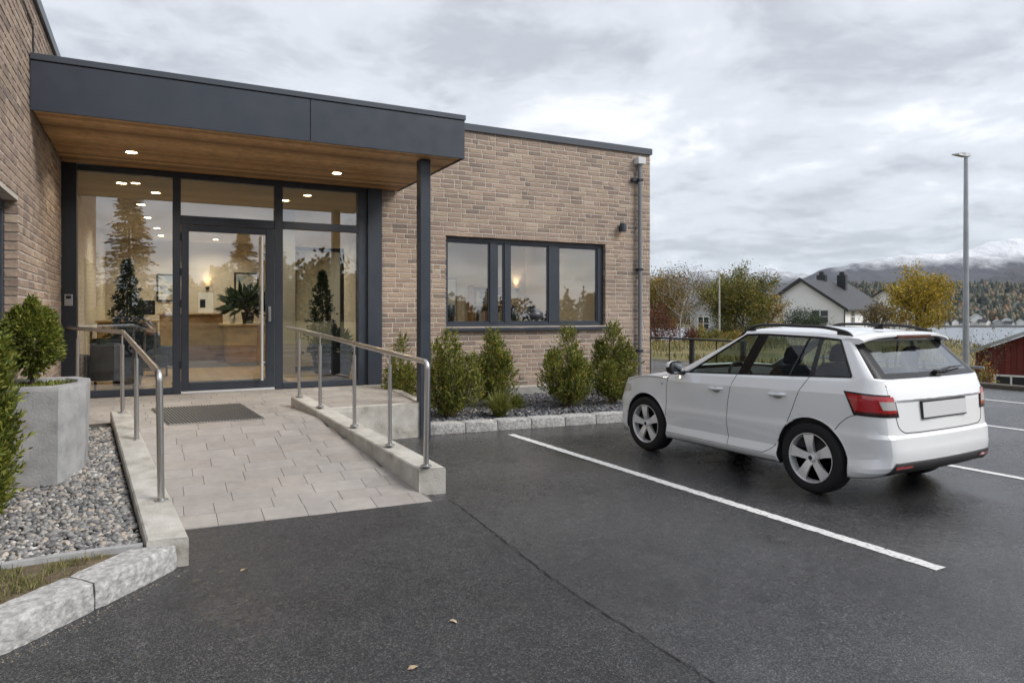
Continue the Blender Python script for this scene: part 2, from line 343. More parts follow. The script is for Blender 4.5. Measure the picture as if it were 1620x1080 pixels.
# the asphalt lot (one sheet with a slightly ragged outer edge)
m = MB()
ex = [(LOTX + .06 * math.sin(y * 1.7) + .05 * math.sin(y * 4.1), y) for y in np.linspace(-17, 75, 140)]
m.add([(-40, -17, 0), *[(x, y, 0) for x, y in ex], (-40, 75, 0)], [tuple(range(len(ex) + 2))])
lot = m.build('parking_lot', 'asphalt', kind='structure')
# older, coarser surfacing in front of the ramp, left of the seam (a 4 mm overlay)
SEAM = [(2.47, 6.015), (2.45, 5.5), (2.40, 4.8), (2.35, 4.1), (2.33, 3.68), (2.34, 3.1), (2.36, 2.45), (2.37, 1.6), (2.35, .6), (2.3, -3), (2.4, -16.9)]
m = MB(); m.add([(x, y, .004) for x, y in SEAM] + [(-39, -16.9, .004), (-39, 6.15, .004), (.2, 6.15, .004)], [tuple(range(len(SEAM) + 3))]); m.build('forecourt', 'asphalt_coarse', kind='structure')
# painted bay lines: 12 cm wide, worn, 4 mm above the asphalt
def bay_line(p, q, w=.115):
    p, q = np.array(p), np.array(q); d = (q - p) / np.linalg.norm(q - p); n = np.array([-d[1], d[0]]); k = 150; L_, R_ = [], []
    for i, t in enumerate(np.linspace(0, 1, k)):
        c = p + (q - p) * t; a, b = w / 2 + random.uniform(-.008, .005), w / 2 + random.uniform(-.008, .005)
        L_.append((*(c + n * a), .004)); R_.append((*(c - n * b), .004))
    mm = MB(); mm.add(L_ + R_, [(i, k + i, k + i + 1, i + 1) for i in range(k - 1)])
    return mm.build('bay_line', 'line_paint', lot)
bay_line((4.60, 8.85), (4.79, 2.82)); bay_line((8.02, 7.9), (8.25, 2.2)); bay_line((11.5, 7.9), (11.75, 1.6)); bay_line((10.2, 9.4), (16.6, 9.7), .1)
bay_line((15.0, 8.5), (15.3, 1.5))
# tar seam running out from the ramp curb
m = MB(); sx = SEAM
pts = []
for (a, b), (c, d) in zip(sx[:-1], sx[1:]):
    for t in np.linspace(0, 1, 14, endpoint=False): pts.append((a + (c - a) * t + random.uniform(-.008, .008), b + (d - b) * t))
k = len(pts); ws = [random.uniform(.0015, .007) for _ in pts]
m.add([(x - w, y, .0085) for (x, y), w in zip(pts, ws)] + [(x + w, y, .0085) for (x, y), w in zip(pts, ws)], [(i, k + i, k + i + 1, i + 1) for i in range(k - 1)])
m.build('asphalt_seam', 'tar_seam', lot)
# fjord
mat('fjord', (.22, .25, .28), .38, bump=(.12, 1.2))
m = MB(); m.add([(-280, -280, WATER_Z), (3600, -280, WATER_Z), (3600, 3600, WATER_Z), (-280, 3600, WATER_Z)], [(0, 1, 2, 3)])
m.build('water', 'fjord', kind='structure')

# ------------------------------------------------------------------ pebbles helper (many small stones joined as one)
def stone_variants(n, flat, ang):
    out = []
    for _ in range(n):
        bm = bmesh.new(); bmesh.ops.create_icosphere(bm, subdivisions=1 if ang else 2, radius=.5)
        P = np.array([v.co for v in bm.verts]); Fq = np.array([[v.index for v in f.verts] for f in bm.faces]); bm.free()
        j = .24 if ang else .10
        P = P * (1 + RNG.uniform(-j, j, (len(P), 1))) * np.array([RNG.uniform(.8, 1.25), RNG.uniform(.6, .9), flat * RNG.uniform(.8, 1.2)])
        out.append((P, Fq))
    return out
def scatter_stones(name, pts, sizes, flat, ang, m, parent=None, tilt=.35):
    vs = stone_variants(7, flat, ang); V = []; Fa = []; n = 0
    for p, s in zip(pts, sizes):
        P, Fq = vs[random.randrange(7)]
        R = Matrix.Rotation(random.uniform(0, 6.28), 3, 'Z') @ Matrix.Rotation(random.gauss(0, tilt), 3, 'X') @ Matrix.Rotation(random.gauss(0, tilt), 3, 'Y')
        V.append(P @ np.array(R).T * s + np.asarray(p)); Fa.append(Fq + n); n += len(P)
    return mesh_arrays(name, np.concatenate(V), np.concatenate(Fa), m, parent, smooth=not ang, kind='stuff')

# ================================================================== RAMP AND LANDING
def ramp_z(y): return .44 * sstep_lin(6.1, 8.9, y) + .06 * sstep_lin(8.9, 11.95, y)
def sstep_lin(a, b, x): return max(0., min(1., (x - a) / (b - a)))
def xl(y): return .245 - .118 * (y - 5.3)          # inner edge of the left curb
def xr(y): return 2.285 - .160 * (y - 6.3)         # inner edge of the right curb
# body of ramp + landing in concrete, pavers laid on it
m = MB()
ys = [6.1, 7, 8, 8.9]
for a, b in zip(ys[:-1], ys[1:]):
    m.hexa([(xl(a) - .03, a, -.2), (xr(a) + .03, a, -.2), (xr(b) + .03, b, -.2), (xl(b) - .03, b, -.2), (xl(a) - .03, a, ramp_z(a) - .008), (xr(a) + .03, a, ramp_z(a) - .008), (xr(b) + .03, b, ramp_z(b) - .008), (xl(b) - .03, b, ramp_z(b) - .008)])
ramp = m.build('ramp', 'paver_joint', kind='structure')
m = MB(); m.hexa([(-1.17, 8.9, -.2), (3.40, 9.32, -.2), (3.58, 11.9, -.2), (-1.17, 11.9, -.2), (-1.17, 8.9, ramp_z(8.9) - .035), (3.40, 9.32, .445), (3.58, 11.9, .465), (-1.17, 11.9, ramp_z(11.9) - .035)])
landing = m.build('landing', 'concrete', kind='structure')
# right landing retaining wall (concrete upstand) and its side
m = MB(); m.hexa([(1.9, 9.24, -.1), (3.44, 9.27, -.1), (3.44, 9.40, -.1), (1.9, 9.40, -.1), (1.9, 9.24, .478), (3.44, 9.27, .483), (3.44, 9.40, .483), (1.9, 9.40, .478)])
m.hexa([(3.40, 9.401, -.1), (3.52, 9.38, -.1), (3.69, 11.88, -.1), (3.57, 11.88, -.1), (3.40, 9.401, .483), (3.52, 9.38, .483), (3.69, 11.88, .498), (3.57, 11.88, .498)])
tag(m.build('landing_edge_wall', 'concrete'), 'low pale concrete upstand around the right side of the entrance landing', 'wall')
# pavers
rows = []; y = 6.10
while y < 11.88:
    dpt = random.choice([.225, .24, .24, .255]) if y < 9.6 else .25
    rows.append((y, min(y + dpt, 11.9))); y += dpt
def skew(x, yy): return -.06 * (x - 1.2) * sstep_lin(7.5, 6.1, yy)      # the front edge runs slightly askew
for ri, (a, b) in enumerate(rows):
    g = .0014; land = a > 9.0
    L0, L1 = (xl(a), xl(b)) if a < 8.9 else (-1.16, -1.16)
    R0, R1 = (xr(a), xr(b)) if not land else (3.40 + .07 * (a - 9.32) , 3.40 + .07 * (b - 9.32))
    if 9.0 < a < 9.30: R0 = R1 = xr(a) + .25
    x = min(L0, L1) - random.choice([0, .15, .22, .3])
    while x < max(R0, R1) - .02:
        w = random.choice([.24, .36, .36, .48])
        gy_ = .0045; c = [(max(x + g, L0), a + gy_), (min(x + w - g, R0), a + gy_), (min(x + w - g, R1), b - gy_), (max(x + g, L1), b - gy_)]
        x += w
        if c[1][0] - c[0][0] < .02 or c[2][0] - c[3][0] < .02: continue
        if land and c[1][0] > 1.7 and c[0][0] < 2.0 and False: continue
        j = random.uniform(-.0015, .0015); P = []
        for dz, sh in ((-.05, 0), (-.003, 0), (0, .002)):
            P.append([(px + (sh if q in (0, 3) else -sh), py + skew(px, py) + (sh if q < 2 else -sh), ramp_z(py + skew(px, py)) + dz + j + .003 * (py < 6.4)) for q, (px, py) in enumerate(c)])
        mm = MB(); mm.loft(P, True); mm.build('paver', 'paver', ramp if a < 8.9 else landing, fix=True)
# side curbs of the ramp
def curb(name, pts, label):
    """pts: stations (xa, xb, y_a, y_b, ztop); chamfered concrete beam down to the ground"""
    rings = []; b = .012
    for xa, xb, ya, yb, zt in pts:
        rings.append([(xa, ya, -.15), (xb, yb, -.15), (xb, yb, zt - b), (xb - b, yb, zt), (xa + b, ya, zt), (xa, ya, zt - b)])
    mm = MB(); mm.loft(rings, True); return tag(mm.build(name, 'concrete'), label, 'curb')
def cst(p0, p1, n):
    return [tuple(np.array(p0) + (np.array(p1) - np.array(p0)) * t) for t in np.linspace(0, 1, n)]
curb('ramp_curb', cst((-.036, .222, 5.30, 5.27, .205), (-.445, -.242, 9.42, 9.40, .60), 8), 'sloping concrete ramp curb beside the pebble bed and planter')
curb('ramp_curb', cst((2.275, 2.53, 6.29, 6.24, .255), (1.705, 1.925, 9.90, 9.93, .60), 8), 'sloping concrete ramp curb on the parking side of the paved ramp')
# left pebble bed, edging, grass strip, kerb
def left_z(y): return .11 + .40 * sstep_lin(5.3, 9.4, y)
m = MB(); n = 14
for i in range(n):
    a, b = 5.33 + i * (9.25 - 5.33) / n, 5.33 + (i + 1) * (9.25 - 5.33) / n
    xa, xb = -.036 - .0993 * (a - 5.3), -.036 - .0993 * (b - 5.3)
    m.add([(-1.4, a, left_z(a) - .015), (xa, a, left_z(a) - .015), (xb, b, left_z(b) - .015), (-1.4, b, left_z(b) - .015)], [(0, 1, 2, 3)])
m.hexa([(-1.19, 8.86, .0), (-.2, 8.86, .0), (-.2, 8.89, .0), (-1.19, 8.89, .0), (-1.19, 8.86, .40), (-.35, 8.86, .40), (-.35, 8.89, .40), (-1.19, 8.89, .40)])
m.build('pebble_bed', 'bed_soil', kind='structure')
pts = []; sz = []
for _ in range(9500):
    yy = random.uniform(5.42, 8.95); xm = -.045 - .0993 * (yy - 5.3); xx = random.uniform(-1.18, xm)
    s = random.choice([.026, .033, .040, .048, .060]) * random.uniform(.85, 1.15)
    if xx > xm - s * .4: continue
    pts.append((xx, yy, left_z(yy) - .006 + random.uniform(0, .018))); sz.append(s)
scatter_stones('pebbles', pts, sz, .55, False, 'pebble')
m = MB()
for a, b in (((-1.6, 5.33), (-.85, 5.325)), ((-.845, 5.325), (-.40, 5.35)), ((-.395, 5.35), (-.06, 5.335))):
    m.hexa([(a[0], a[1], 0), (b[0], b[1], 0), (b[0], b[1] + .06, 0), (a[0], a[1] + .06, 0), (a[0], a[1], .172), (b[0], b[1], .172), (b[0], b[1] + .06, .172), (a[0], a[1] + .06, .172)])
tag(m.build('edging_strip', 'concrete_grey'), 'narrow concrete edging strip between pebbles and grassy soil', 'edging')
# granite kerb running diagonally at the lower left
kroot = thing('granite_kerb', 'rough pale granite kerb curving round the grassy corner of the pebble bed', 'kerb', (-.2, 4.9, 0))
kf = [(.165, 5.262), (-.296, 4.735), (-.70, 4.31), (-1.15, 3.90)]; kb = [(-.10, 5.345), (-.452, 4.94), (-.80, 4.56), (-1.24, 4.13)]
def rough_stone(mm, f0, f1, b0, b1, z1, n=7, amp=.006, z0=-.05):
    """split granite block with an uneven face"""
    f0, f1, b0, b1 = map(np.array, (f0, f1, b0, b1)); rings = []; d = (f1 - f0) / np.linalg.norm(f1 - f0); nrm = np.array([d[1], -d[0]])
    for i, t in enumerate(np.linspace(0, 1, n)):
        f_ = f0 + (f1 - f0) * t; b_ = b0 + (b1 - b0) * t; end = .018 if i in (0, n - 1) else 0
        j = lambda a=amp: random.uniform(-a, a)
        fo = (f_ - b_) / np.linalg.norm(f_ - b_)
        rings.append([(*(f_ + fo * (j() - end)), z0), (*(f_ + fo * (j() - end + .006)), z1 * .35), (*(f_ + fo * (j() - end)), z1 * .70), (*(f_ + fo * (-.004 - end)), z1 - .014 + j(.003)), (*(f_ - fo * .018), z1 - end * .6 + j(.0025)), (*((f_ + b_) / 2), z1 - end * .5 + j(.002)), (*(b_ + fo * .012), z1 - end * .5 + j(.002)), (*b_, z1 - .014), (*b_, z0)])
    return mm.loft(rings, True)
for i in range(3):
    g = .006; f0, f1 = np.array(kf[i]), np.array(kf[i + 1]); b0, b1 = np.array(kb[i]), np.array(kb[i + 1]); d = (f1 - f0) / np.linalg.norm(f1 - f0) * g
    mm = MB(); rough_stone(mm, f0 + d, f1 - d, b0 + d, b1 - d, .168, 12); mm.build('kerb_stone', 'granite', kroot, off=kroot.location, auto=38)
m = MB(); m.add([(-.1, 5.345, .13), (-.452, 4.94, .135), (-.80, 4.56, .135), (-1.24, 4.13, .135), (-1.6, 4.13, .14), (-1.6, 5.33, .14), (-.4, 5.34, .14)], [(0, 6, 5, 4, 3, 2, 1)])
m.build('grassy_soil', 'grass_soil', kind='structure')
# kerb of the planting bed, right
kroot2 = thing('granite_kerb', 'row of rough granite kerb stones along the shrub bed under the window', 'kerb', (6.2, 9.1, 0))
x = 3.56; st = []
while x < 9.9:
    w = random.uniform(.50, .58); st.append((x, x + w)); x += w
def ky(x): return 9.36 - .105 * (x - 3.56) if x < 7 else 9.0 - .03 * (x - 7)
for a, b in st:
    mm = MB(); g = .009; rough_stone(mm, (a + g, ky(a)), (b - g, ky(b)), (a + g, ky(a) + .24), (b - g, ky(b) + .24), .150, 8, .010); mm.build('kerb_stone', 'granite', kroot2, off=kroot2.location, auto=38)
mm = MB(); mm.hexa([(3.56, ky(3.56) + .22, 0), (9.9, ky(9.9) + .22, 0), (9.9, 12.1, 0), (3.56, 12.1, 0), (3.56, ky(3.56) + .22, .09), (9.9, ky(9.9) + .22, .09), (9.9, 12.1, .15), (3.56, 12.1, .15)])
mm.build('shrub_bed', 'bed_soil', kind='structure')
pts = []; sz = []
for _ in range(8200):
    xx = random.uniform(3.7, 9.8); yy = random.uniform(ky(xx) + .25, 11.9)
    pts.append((xx, yy, .10 + .05 * sstep_lin(9.3, 12, yy) + random.uniform(0, .022))); sz.append(random.uniform(.05, .105))
scatter_stones('slate_chips', pts, sz, .28, True, 'slate_chip', tilt=.45)
# ================================================================== BRICK BUILDING
WY = 11.95; XL = -1.18; XRW = 9.64; ZTOP = 5.22; ZS = 3.95; CY0 = 8.95; CX1 = 3.92
B = thing('brick_building', 'brown brick building with anthracite canopy, glazed entrance and flat roof', 'building', (4.2, 12.0, 0)); BO = tuple(B.location)
def bp(m, name, mt, parent=None, **k): return m.build(name, mt, parent or B, off=BO, **k)
COURSE = .0892; BL = .268; GAP = .0175
bricks = []      # (matrix axes, centre, length, depth, area score)
WIN_R = (4.85, 8.455, 1.50, 3.195); WIN_L = (6.05, 8.285, 1.02, 2.855)
def lay(u0, u1, z0, z1, hole, place):
    r = 0; z = z0
    while z + .05 < z1:
        zc = z + COURSE / 2; inh = hole and hole[2] - .01 < zc < hole[3] + .01
        segs = [(u0, hole[0]), (hole[1], u1)] if inh else [(u0, u1)]
        for si, (a, b) in enumerate(segs):
            # irregular bond of full, three-quarter and half bricks
            x = a - random.choice([0, .07, .14, .2]) if (r % 2) else a
            while x < b - .012:
                w = random.choices([BL, BL * .5 - GAP / 2, BL * .75], [.66, .22, .12])[0]
                s, e = max(x, a), min(x + w, b)
                if b - e < .05: e = b
                if e - s > .03:
                    deep = inh and ((si == 0 and e > b - 1e-6) or (si == 1 and s < a + 1e-6)) or (hole and (hole[3] < zc < hole[3] + COURSE) and e > hole[0] and s < hole[1])
                    place((s + e) / 2, zc, e - s, deep)
                x = e + GAP
        z += COURSE; r += 1
cam_p = np.array([0, 0, 1.75])
def place_r(u, z, l, deep): bricks.append(('r', np.array([u, WY, z]), l, deep))
def place_l(u, z, l, deep): bricks.append(('l', np.array([XL, u, z]), l, deep))
lay(3.605, XRW, .34, ZTOP - .004, WIN_R, place_r)
lay(5.2, WY - .03, .14, ZTOP - .004, WIN_L, place_l)
# mortar backing walls (with the openings left open)
def wall_boxes(mm, u0, u1, z0, z1, hole, f):
    hole = (hole[0] - .013, hole[1] + .013, hole[2], hole[3] + .010)
    for a, b, c, d in ((u0, hole[0], z0, z1), (hole[1], u1, z0, z1), (hole[0], hole[1], z0, hole[2]), (hole[0], hole[1], hole[3], z1)): f(mm, a, b, c, d)
m = MB(); wall_boxes(m, 3.60, XRW - .006, .30, ZTOP, WIN_R, lambda q, a, b, c, d: q.box(a, b, WY, WY + .22, c, d)); wall_r = bp(m, 'wall', 'mortar')
m = MB(); wall_boxes(m, 5.2, WY + .2, .10, ZTOP, WIN_L, lambda q, a, b, c, d: q.box(XL - .22, XL, a, b, c, d)); wall_l = bp(m, 'wall', 'mortar')
PROUD = .007
def brick_mesh(l, deep, seed):
    rr = random.Random(seed); h = COURSE - GAP; dp = .115 if deep else .03
    b = .0045; P = []
    for y, i in ((dp - PROUD, 0), (-PROUD + .006, 0), (-PROUD, b)):
        ring = []
        for sx, sz in ((-1, -1), (0, -1), (1, -1), (1, 0), (1, 1), (0, 1), (-1, 1), (-1, 0)):
            ring.append((sx * (l / 2 - i) + rr.uniform(-.003, .003), y + (rr.uniform(-.003, .003) if i else 0), sz * (h / 2 - i) + rr.uniform(-.002, .002)))
        P.append(ring)
    V = np.array(P).reshape(-1, 3); Fq = []
    for i in range(2):
        for j in range(8): Fq.append((i * 8 + j, i * 8 + (j + 1) % 8, i * 8 + 8 + (j + 1) % 8, i * 8 + 8 + j))
    Fq += [(16, 17, 18, 23), (23, 18, 19, 22), (22, 19, 20, 21)]
    return V, Fq
def brick_frame(kind): return np.eye(3) if kind == 'r' else np.array([[0, -1, 0], [1, 0, 0], [0, 0, 1.]])     # 'l' wall faces +x
def score(b):
    k, c, l, dp = b; d = c - cam_p; nrm = np.array([0, -1, 0]) if k == 'r' else np.array([1, 0, 0]); r = np.linalg.norm(d)
    dep = d[0] * FW[0] + d[1] * FW[1]; u = (d[0] * RT[0] + d[1] * RT[1]) / max(dep, .1)
    if dep < .5 or u < -.745 or abs(d[2]) / dep > .46: return -1
    if k == 'r' and c[0] < 5.15 and c[2] > 3.85: return -1
    if k == 'r' and c[2] < 1.1: return 0
    if k == 'l' and c[2] < 1.6: return 0
    return -(d @ nrm) / r * l / r ** 2 if (d @ nrm) < 0 else -1
bricks.sort(key=score, reverse=True)
cache = {}
for side, wall in (('r', wall_r), ('l', wall_l)):
    big = MB()
    for i, b in enumerate(bricks):
        k, c, l, dp = b
        if k != side: continue
        Fm = brick_frame(k)
        if i < 300:
            key = (k, round(l, 2), dp, i % 3)
            if key not in cache:
                V, Fq = brick_mesh(key[1], dp, i); me = bpy.data.meshes.new('brick'); me.from_pydata((V @ Fm.T).tolist(), [], Fq); cache[key] = me
            o = link('brick', cache[key], 'brick_single', wall); o.location = tuple(c - np.array(BO))
        else:
            V, Fq = brick_mesh(l, dp, i); big.add(V @ Fm.T + c, Fq)
    o = bp(big, 'brickwork', 'brick_stuff', wall, fix=False); o.location = (0, 0, 0); o['kind'] = 'stuff'
# plain return wall, rear and roof so the block is closed
mat('brick_far', rough=.9, ramp=[(.3, (.22, .165, .135)), (.6, (.33, .25, .20))], nscale=9)
m = MB(); m.box(XRW - .23, XRW - .008, WY + .221, 24.5, -.1, ZTOP); m.box(XL - .2, XRW - .23, 24.3, 24.5, -.1, ZTOP); m.box(-9, XL - .221, 5.2, 5.42, -.1, ZTOP); m.box(-9.2, -9, 5.2, 24.5, -.1, ZTOP)
bp(m, 'rear_wall', 'brick_far')
m = MB(); m.box(-9.1, XRW - .05, WY + .1, 24.4, ZTOP - .35, ZTOP - .12); m.box(-9.1, XL - .1, 5.3, WY + .1, ZTOP - .35, ZTOP - .12); bp(m, 'roof', 'anthracite_dark')
m = MB(); m.box(3.60, XRW - .02, WY - .025, WY + .2, -.1, .30); bp(m, 'plinth', 'plinth')
m = MB(); m.box(XL - .2, XL + .012, 5.2, WY - .03, -.1, .10); bp(m, 'plinth', 'plinth')
def coping(pts, name='roof_coping'):
    mm = MB(); mm.loft([[np.array(p) + q for q in ring] for p, ring in pts], True); return bp(mm, name, 'coping_metal')
ringr = [np.array(q) for q in ((0, -.045, -.075), (0, -.045, .045), (0, .26, .06), (0, .26, -.02), (0, -.035, -.075))]
m = MB(); m.prism([(WY - .05, ZTOP - .012), (WY - .05, ZTOP + .118), (WY + .27, ZTOP + .13), (WY + .27, ZTOP + .0)], 'x', XL - .05, XRW + .03); bp(m, 'roof_coping', 'coping_metal')
m = MB(); m.prism([(XL + .045, ZTOP - .012), (XL + .045, ZTOP + .118), (XL - .28, ZTOP + .13), (XL - .28, ZTOP)], 'y', 5.1, WY - .055); bp(m, 'roof_coping', 'coping_metal')
m = MB(); m.box(XRW - .25, XRW + .03, WY + .275, 24.5, ZTOP, ZTOP + .12); bp(m, 'roof_coping', 'coping_metal')
# ---------------------------------------------------------------- canopy
m = MB(); m.box(XL + .015, CX1 - .03, CY0 + .03, WY - .02, ZS + .03, 4.50); can = bp(m, 'canopy', 'anthracite_dark')
def cp(m, n, mt, **k): o = m.build(n, mt, can, off=BO, **k); return o
for a, b in ((XL + .012, 1.776), (1.782, CX1 - .002)):
    m = MB(); m.bbox(a, b, CY0, CY0 + .028, ZS - .012, 4.475, .003); cp(m, 'fascia_panel', 'anthracite')
m = MB(); m.bbox(CX1 - .03, CX1, CY0 + .029, WY - .03, ZS - .012, 4.475, .003); cp(m, 'fascia_panel', 'anthracite')
m = MB(); m.bbox(XL + .012, CX1 + .012, CY0 - .014, WY - .06, 4.482, 4.553, .005); cp(m, 'canopy_coping', 'coping_metal')
yb = CY0 + .032; nb = 24; bw = (WY - .06 - yb) / nb
DL = [(-.256, 10.73), (2.561, 10.84)]
for i in range(nb):
    m = MB(); m.bbox(XL + .03, CX1 - .034, yb + i * bw + .006, yb + (i + 1) * bw - .006, ZS, ZS + .024, .003); cp(m, 'soffit_board', 'soffit_wood')
m = MB(); m.box(XL + .02, CX1 - .035, yb, WY - .05, ZS + .0245, ZS + .0295); cp(m, 'soffit_backing', 'black_gap')
def spot(name, loc, power, size=.09, col=(1, .89, .73), parent=None, spread=2.4):
    l = bpy.data.lights.new(name, 'AREA'); l.shape = 'DISK'; l.size = size; l.energy = power; l.color = col; l.spread = spread
    o = bpy.data.objects.new(name, l); COL.objects.link(o); o.location = loc; o.parent = parent; return o
for x, y in DL:
    m = MB(); m.lathe([(.068, -.002), (.098, -.007), (.098, .0), (.06, .0)], (x, y, ZS - .001), 24); t = cp(m, 'downlight', 'steel_dull')
    m = MB(); m.lathe([(.001, -.0035), (.066, -.0035)], (x, y, ZS - .001), 24, caps=True); m.build('lens', 'downlight_lens', can, off=BO)
    spot('downlight_lamp', (x - BO[0], y - BO[1], ZS - .012), 9, .12, parent=can)
# column at the free corner of the canopy
m = MB(); m.bbox(3.36, 3.515, 9.235, 9.40, -.02, ZS - .012, .006); bp(m, 'column', 'anthracite')
# ---------------------------------------------------------------- glazed entrance
LZ = .502; FY0, FY1 = 11.915, 12.03
def fr(x0, x1, z0, z1, name='frame_bar', y0=FY0, y1=FY1, mt='anthracite', parent=None):
    mm = MB(); mm.bbox(x0, x1, y0, y1, z0, z1, .004); return bp(mm, name, mt, parent)
fr(XL + .004, -.985, LZ, 3.952, 'pilaster', 11.86, 12.1, 'anthracite_dark'); fr(3.346, 3.60, LZ - .03, 3.952, 'pilaster', 11.86, 12.1)
fr(-.983, 3.344, 3.855, 3.948, 'head_frame'); fr(-.983, .274, LZ, .60, 'bottom_frame'); fr(1.924, 3.187, LZ, .60, 'bottom_frame')
fr(.276, .391, LZ, 3.853, 'mullion'); fr(1.791, 1.922, LZ, 3.853, 'mullion'); fr(3.189, 3.344, LZ, 3.853, 'mullion', FY0, 12.1)
fr(.393, 1.789, 3.15, 3.285, 'transom'); fr(1.924, 3.187, 3.165, 3.285, 'transom')
def pane(x0, x1, z0, z1, y=11.985, parent=None, name='pane', mt='pane'):
    mm = MB(); mm.box(x0, x1, y, y + .004, z0, z1); mm.f = [mm.f[2]]; return bp(mm, name, mt, parent)
pane(-.983, .274, .602, 3.853); pane(.393, 1.789, 3.287, 3.853); pane(1.924, 3.187, 3.287, 3.853); pane(1.924, 3.187, .602, 3.163)
# small fittings on the frame: mid line of the fanlight, access panel
m = MB(); m.bbox(-1.135, -1.03, 11.842, 11.859, 1.86, 2.03, .004); ap = bp(m, 'access_panel', 'steel_dull')
m = MB(); m.bbox(-1.115, -1.05, 11.836, 11.8418, 1.965, 2.01, .002); m.build('display', 'screen', ap, off=BO)
m = MB(); m.lathe([(.001, -.012), (.018, -.012), (.018, 0)], (-1.083, 11.842, 1.915), 14, 'y'); m.build('button', 'black_satin', ap, off=BO)
# door leaf
m = MB(); m.bbox(.397, .505, 11.925, 12.0, .535, 3.143, .004); door = bp(m, 'entrance_door', 'anthracite')
def dp(m, n, mt, **k): return m.build(n, mt, door, off=BO, **k)
m = MB(); m.bbox(1.655, 1.785, 11.925, 12.0, .535, 3.143, .004); dp(m, 'stile', 'anthracite')
m = MB(); m.bbox(.506, 1.654, 11.925, 12.0, .535, .665, .004); dp(m, 'rail', 'anthracite')
m = MB(); m.bbox(.506, 1.654, 11.925, 12.0, 3.045, 3.143, .004); dp(m, 'rail', 'anthracite')
mm = MB(); mm.box(.506, 1.654, 11.965, 11.97, .666, 3.044); mm.f = [mm.f[2]]; dp(mm, 'pane', 'pane')
m = MB(); m.tube([(1.585, 11.86, .66), (1.585, 11.86, 3.02)], .022, 14)
for z in (.95, 2.75): m.tube([(1.585, 11.86, z), (1.64, 11.93, z)], .011, 8)
dp(m, 'pull_handle', 'steel_satin', auto=40)
m = MB(); m.bbox(1.69, 1.735, 11.912, 11.924, 1.62, 1.87, .004); dp(m, 'lock_plate', 'steel'); m = MB(); m.tube([(1.713, 11.91, 1.70), (1.713, 11.88, 1.70)], .011, 10); m.bbox(1.70, 1.726, 11.868, 11.882, 1.64, 1.80, .004); dp(m, 'lever', 'steel')
for z in (.95, 1.9, 2.4, 2.95):
    m = MB(); m.tube([(.386, 11.905, z - .06), (.386, 11.905, z + .06)], .012, 10); dp(m, 'hinge', 'anthracite_dark')
m = MB(); m.box(.393, 1.789, 11.90, 12.03, LZ, .532); bp(m, 'threshold', 'white_plastic')
m = MB(); m.box(1.787, 1.7905, 11.927, 11.95, .55, 3.14); bp(m, 'door_seal', 'white_plastic')
# ---------------------------------------------------------------- window in the right wing
wy0, wy1 = 12.035, 12.10
m = MB(); m.bbox(WIN_R[0], WIN_R[1], wy0, wy1, WIN_R[3] - .075, WIN_R[3], .004); win = bp(m, 'window', 'anthracite')
def wp(m, n, mt='anthracite', **k): return m.build(n, mt, win, off=BO, **k)
zt = WIN_R[3] - .076
for a, b, nm in ((4.85, 4.90, 'frame'), (5.80, 5.955, 'mullion'), (6.115, 6.24, 'mullion'), (7.12, 7.36, 'mullion'), (8.315, 8.455, 'frame')):
    m = MB(); m.bbox(a, b, wy0 - .008, wy1, 1.571, zt, .004); wp(m, nm)
m = MB(); m.bbox(WIN_R[0], WIN_R[1], wy0, wy1, 1.50, 1.57, .004); wp(m, 'frame')
for a, b in ((4.90, 5.80), (5.955, 6.115), (6.24, 7.12), (7.36, 8.315)):
    for q, z0, z1 in ((a, 1.571, zt), (b - .028, 1.571, zt)):
        m = MB(); m.bbox(q, q + .028, wy0 + .012, wy1, z0, z1, .003); wp(m, 'sash')
    for z0 in (1.571, zt - .03):
        m = MB(); m.bbox(a + .0285, b - .0285, wy0 + .012, wy1, z0, z0 + .03, .003); wp(m, 'sash')
    mm = MB(); mm.box(a + .028, b - .028, wy0 + .03, wy0 + .035, 1.60, zt - .03); mm.f = [mm.f[2]]; wp(mm, 'pane', 'pane')
m = MB(); m.hexa([(4.83, 11.865, 1.425), (8.475, 11.865, 1.425), (8.475, 12.04, 1.45), (4.83, 12.04, 1.45), (4.83, 11.865, 1.468), (8.475, 11.865, 1.468), (8.475, 12.04, 1.499), (4.83, 12.04, 1.499)]); wp(m, 'sill')
# ---------------------------------------------------------------- window in the left wing (reveal, frame, dark pane, blind)
m = MB(); m.bbox(XL - .185, XL - .115, WIN_L[0], WIN_L[1], WIN_L[3] - .09, WIN_L[3], .004); winl = bp(m, 'window', 'anthracite')
def wl(m, n, mt='anthracite', **k): return m.build(n, mt, winl, off=BO, **k)
for y0, y1 in ((WIN_L[1] - .09, WIN_L[1]), (WIN_L[0], WIN_L[0] + .09)):
    m = MB(); m.bbox(XL - .185, XL - .112, y0, y1, WIN_L[2] + .091, WIN_L[3] - .091, .004); wl(m, 'frame')
m = MB(); m.bbox(XL - .185, XL - .112, WIN_L[0], WIN_L[1], WIN_L[2], WIN_L[2] + .09, .004); wl(m, 'frame')
m = MB(); m.bbox(XL - .17, XL - .13, WIN_L[1] - .16, WIN_L[1] - .091, WIN_L[2] + .091, WIN_L[3] - .091, .004); wl(m, 'sash', 'steel_dull')
mm = MB(); mm.box(XL - .150, XL - .145, WIN_L[0] + .09, WIN_L[1] - .161, WIN_L[2] + .091, WIN_L[3] - .091); mm.f = [mm.f[3]]; wl(mm, 'pane', 'pane_dark')
m = MB(); m.box(XL - .34, XL - .33, WIN_L[0], WIN_L[1], WIN_L[2], WIN_L[3]); wl(m, 'blind', 'shade_fabric')
